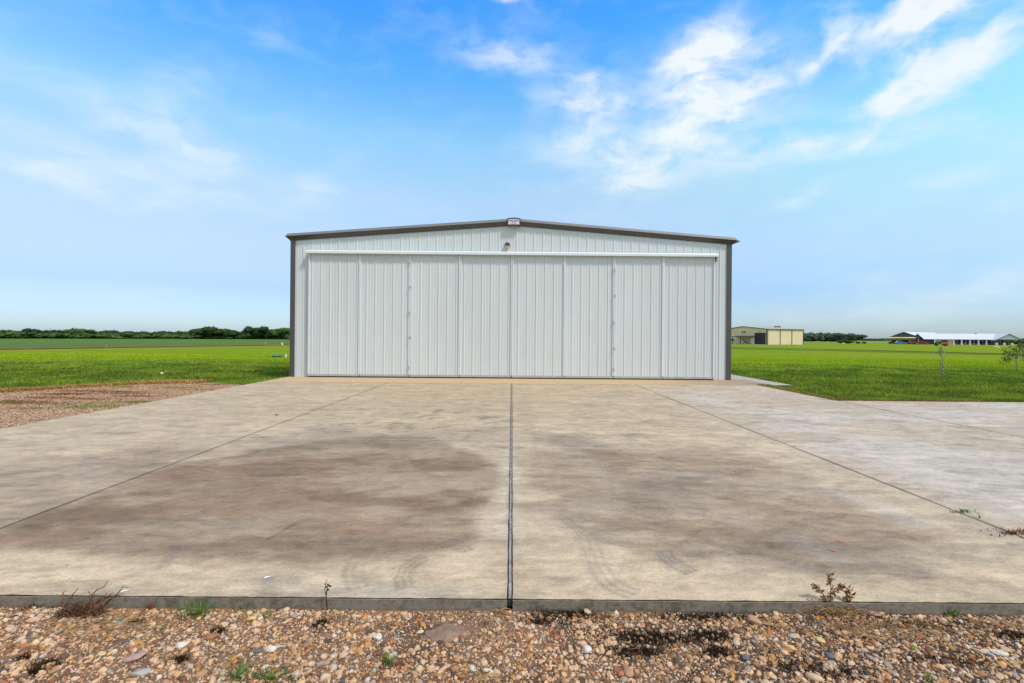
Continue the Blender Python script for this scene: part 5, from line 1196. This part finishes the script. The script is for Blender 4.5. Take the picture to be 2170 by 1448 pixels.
def star(px, py, n, L, label, seed):
    c = gfront(px, py); rs = random.Random(seed); m = MB()
    for k in range(n):
        a = rs.uniform(0, 2 * PI); l = L * rs.uniform(.5, 1.2); d = Vector((math.cos(a), math.sin(a), 0)); s = Vector((-d.y, d.x, 0)) * rs.gauss(0, .3)
        m.tube([(0, 0, .012), d * l * .4 + s * l * .1 + Vector((0, 0, .022)), d * l * .8 + s * l * .3 + Vector((0, 0, .014)), d * l + s * l * .5 + Vector((0, 0, .008))], .0022, 4, .0009, cap=False)
    o = m.build('dry_grass_star', M['dry_tan']); o.location = c; setp(o, label, 'dry grass', 'dry grass tufts lying on the gravel')
star(1632, 1330, 22, .10, 'dry straw star spread over pebbles right of the big brown rock', 1); star(1836, 1352, 20, .11, 'dry straw star under the tall tan dry weed', 2)
star(1020, 1440, 16, .09, 'dry straw star at the bottom edge right of the centre', 3); star(1060, 1300, 14, .08, 'dry straw wisps at the foot of the centre joint', 4)
# litter of straw and dark moss
m = MB(); rs = random.Random(22)
for px, py, n, sx_, sy_ in [(240, 1325, 260, .16, .035), (1900, 1340, 220, .18, .04), (1830, 1330, 160, .12, .03), (990, 1310, 120, .12, .03), (1290, 1310, 80, .2, .03), (650, 1400, 90, .3, .05), (1600, 1400, 120, .5, .06), (2080, 1330, 120, .16, .03), (200, 1345, 120, .15, .03)]:
    c = gfront(px, py)
    for _ in range(n):
        x, y = c.x + rs.gauss(0, sx_), c.y + rs.gauss(0, sy_)
        if y > SLAB_Y0 - .01: continue
        z = float(zfront(x, y)); a = rs.gauss(0, .7) + (.5 if px < 400 else -.4); l = rs.uniform(.02, .07)
        m.tube([(x, y, z + rs.uniform(.004, .016)), (x + math.cos(a) * l * .5, y + math.sin(a) * l * .5, z + rs.uniform(.008, .02)), (x + math.cos(a) * l, y + math.sin(a) * l, z + rs.uniform(.003, .014))], .0010, 3, .0006, cap=False)
m.build('straw_litter', M['dry_tan'], kind='stuff', label='thin dry straw littered over the pebbles', cat='straw')
m = MB()
for px, py, n, sx_, sy_ in [(1385, 1355, 1100, .10, .030), (1350, 1385, 500, .07, .02), (1505, 1350, 600, .05, .03), (1525, 1385, 350, .04, .02), (1480, 1310, 500, .14, .018), (1200, 1305, 500, .10, .02), (1150, 1318, 300, .05, .02), (1960, 1330, 500, .18, .02), (2140, 1350, 300, .05, .02),
                            (100, 1410, 160, .03, .015), (75, 1425, 120, .02, .01), (380, 1400, 150, .02, .012), (50, 1395, 60, .015, .01), (290, 1320, 80, .02, .008), (460, 1340, 90, .02, .01), (1700, 1415, 240, .07, .025), (680, 1325, 140, .02, .02), (1790, 1430, 200, .08, .02), (2000, 1400, 200, .1, .02)]:
    c = gfront(px, py)
    for _ in range(int(n * 1.7)):
        x, y = c.x + rs.gauss(0, sx_), c.y + rs.gauss(0, sy_)
        if y > SLAB_Y0 - .006: continue
        z = float(zfront(x, y)); a = rs.uniform(0, 2 * PI); l = rs.uniform(.006, .02)
        m.tube([(x, y, z), (x + math.cos(a) * l, y + math.sin(a) * l, z + rs.uniform(.006, .022))], .0014, 3, .0006, cap=False)
m.build('dead_moss', M['moss'], kind='stuff', label='dark dead moss clinging between the pebbles', cat='moss')
# dirt mound
gx, gy = np.meshgrid(np.linspace(-.21, .21, 90), np.linspace(-.13, .13, 60), indexing='ij')
rr_ = np.hypot(gx / .19, gy / .115); zz = .030 * (1 - sst(rr_ + .9 * (fbm(gx * 9, gy * 13, 7) - .5), 0, 1)) + .008 * (fbm(gx * 30, gy * 34, 8) - .5) - .014
crk = np.abs(fbm(gx * 11 + 2, gy * 13, 12, 3) - .5); zz -= .006 * sst(.02 - crk, 0, .02) * (rr_ < .8)
vs = np.stack([gx, gy, zz], -1).reshape(-1, 3); i = np.arange(89)[:, None]; j = np.arange(59)[None]; q = np.stack([i * 60 + j, (i + 1) * 60 + j, (i + 1) * 60 + j + 1, i * 60 + j + 1], -1).reshape(-1, 4)
M['dirt'] = mat('dry_dirt', (.235, .15, .098), .95, var=.22, vscale=14, bump=.8, bscale=90)
o = np_mesh('dirt_mound', vs, q, M['dirt'], smooth=True, label='low cracked mound of dry brown dirt at the slab foot left of the centre joint', cat='dirt mound'); o.location = (mcx, mcy - .01, float(zfront(mcx, mcy)) + .006)
# stones that stand out
def smat(n, c): return mat(n, c, .75, var=.12, vscale=40, bump=.25, bscale=120)
SM = dict(brown=smat('stone_brown', (.36, .20, .11)), white=smat('stone_white', (.55, .49, .41)), blue=smat('stone_blue', (.12, .42, .55)), slate=smat('stone_slate', (.10, .115, .13)), yellow=smat('stone_yellow', (.58, .38, .14)),
          tan=smat('stone_tan', (.50, .36, .23)), rust=smat('stone_rust', (.33, .13, .06)), grey=smat('stone_grey', (.33, .305, .27)), pinkish=smat('stone_pinkish', (.34, .22, .18)))
ST = [(1596, 1322, 36, 26, 'brown', 'largest rusty brown rock, below the slab on the right'), (1242, 1382, 26, 22, 'white', 'round white speckled stone right of the centre joint'), (298, 1430, 36, 20, 'grey', 'long pale grey stone at the bottom edge, left part'),
      (575, 1380, 22, 17, 'white', 'pale cream stone below the gap between green tufts'), (800, 1352, 20, 18, 'white', 'whitish angular stone between the dry stem and the dirt mound'), (253, 1326, 18, 10, 'blue', 'bright blue pebble lying on straw at the left'),
      (1580, 1398, 16, 20, 'slate', 'dark slate blue pebble below the largest rock'), (1758, 1394, 24, 18, 'slate', 'dark glossy slate stone below the tall dry weed'), (1674, 1378, 24, 15, 'yellow', 'orange yellow stone with a pale end, bottom right'),
      (287, 1398, 46, 24, 'pinkish', 'broad brown flat stone above the long grey stone'), (120, 1302, 34, 22, 'tan', 'large tan stone beside the rust brown dry weed'), (74, 1316, 30, 14, 'tan', 'long tan pebble left of the large tan stone'), (97, 1302, 18, 15, 'tan', 'round tan pebble touching the large tan stone'),
      (1003, 1420, 17, 20, 'white', 'pointed white stone at the bottom near the straw star'), (1243, 1299, 18, 17, 'tan', 'upright pointed tan stone against the slab front'), (1627, 1288, 12, 18, 'tan', 'upright tan stone leaning on the slab above the largest rock'),
      (1832, 1292, 28, 14, 'pinkish', 'pinkish stone leaning on the slab right of the tall dry weed'), (1865, 1302, 15, 9, 'yellow', 'yellow pebble at the slab foot right of the pinkish stone'), (1740, 1360, 20, 16, 'yellow', 'yellow ochre stone right of the slate stones'),
      (2000 + 120, 1388, 40, 16, 'white', 'long white stone near the right edge'), (1332, 1430, 22, 26, 'brown', 'brown and cream cobble at the bottom edge right of centre'), (1315, 1432, 16, 20, 'rust', 'dark rust cobble touching the brown and cream cobble'),
      (1177, 1355, 15, 18, 'rust', 'rust orange drop-shaped stone right of the centre joint'), (607, 1297, 14, 14, 'tan', 'upright cream stone against the slab left of the dry stem'), (533, 1316, 20, 17, 'yellow', 'round ochre stone below the low green weeds'), (545, 1384, 18, 14, 'slate', 'dark grey angular stone near the left cream stone'),
      (384, 1372, 24, 18, 'white', 'fried-egg like pale stone with an orange heart'), (1740 - 62, 1352, 18, 14, 'grey', 'grey violet stone under the straw star'), (1725, 1445 - 6, 34, 22, 'tan', 'large tan stone at the bottom edge below the slate stone'), (448, 1355, 22, 16, 'rust', 'reddish brown angular stone below the large green tuft')]
for i, (px, py, w_, h_, mk, lab) in enumerate(ST):
    c = gfront(px, py); sc = c.y / 1000; rx = w_ * sc; ry = max(h_ * sc * 1.0, .018); rock('stone', (c.x, min(c.y, SLAB_Y0 - ry * .45), float(zfront(c.x, c.y)) + min(rx, ry) * .22), (rx, ry, min(rx, ry) * .75), SM[mk], lab, 'stone', 'stones that stand out of the gravel', seed=50 + i, rz=(.5 if px < 600 else -.5 if px > 1500 else 0), sub=3)
# fallen flecks and paint strokes on the slab
M['paint'] = mat('orange_paint', (.55, .12, .04), .8, var=.15, vscale=30); M['fleck'] = mat('white_fleck', (.75, .76, .8), .7, var=.05)
for px0, py0, px1, py1, lab in [(1752, 1163, 1774, 1170, 'short orange paint stroke on the right concrete, the nearer one'), (1769, 1146, 1790, 1150, 'short orange paint stroke on the right concrete, the farther one')]:
    a, b = G(px0, py0, flat=.004), G(px1, py1, flat=.004); t = (b - a).normalized(); nn = Vector((-t.y, t.x, 0)) * .009; m = MB()
    m.add([a - nn * .3, a.lerp(b, .3) - nn * .8, a.lerp(b, .7) - nn, b - nn * .3, b + nn * .2, a.lerp(b, .6) + nn * .9, a.lerp(b, .25) + nn], [tuple(range(7))]); o = m.build('paint_mark', M['paint']); setp(o, lab, 'paint mark', 'orange paint marks on the slab')
for px, py, lab in [(263, 1253, 'tiny white fleck on the concrete above the rust brown dry weed'), (565, 1224, 'white fleck on the concrete between the tufts and the dry stem')]:
    c = G(px, py, flat=.003); m = MB(); m.add([c + Vector(v) for v in ((-.014, -.012, 0), (.016, .004, .002), (.02, .018, 0), (-.008, .004, .003))], [(0, 1, 2, 3)]); setp(m.build('paper_fleck', M['fleck']), lab, 'fleck', 'white flecks on the slab')
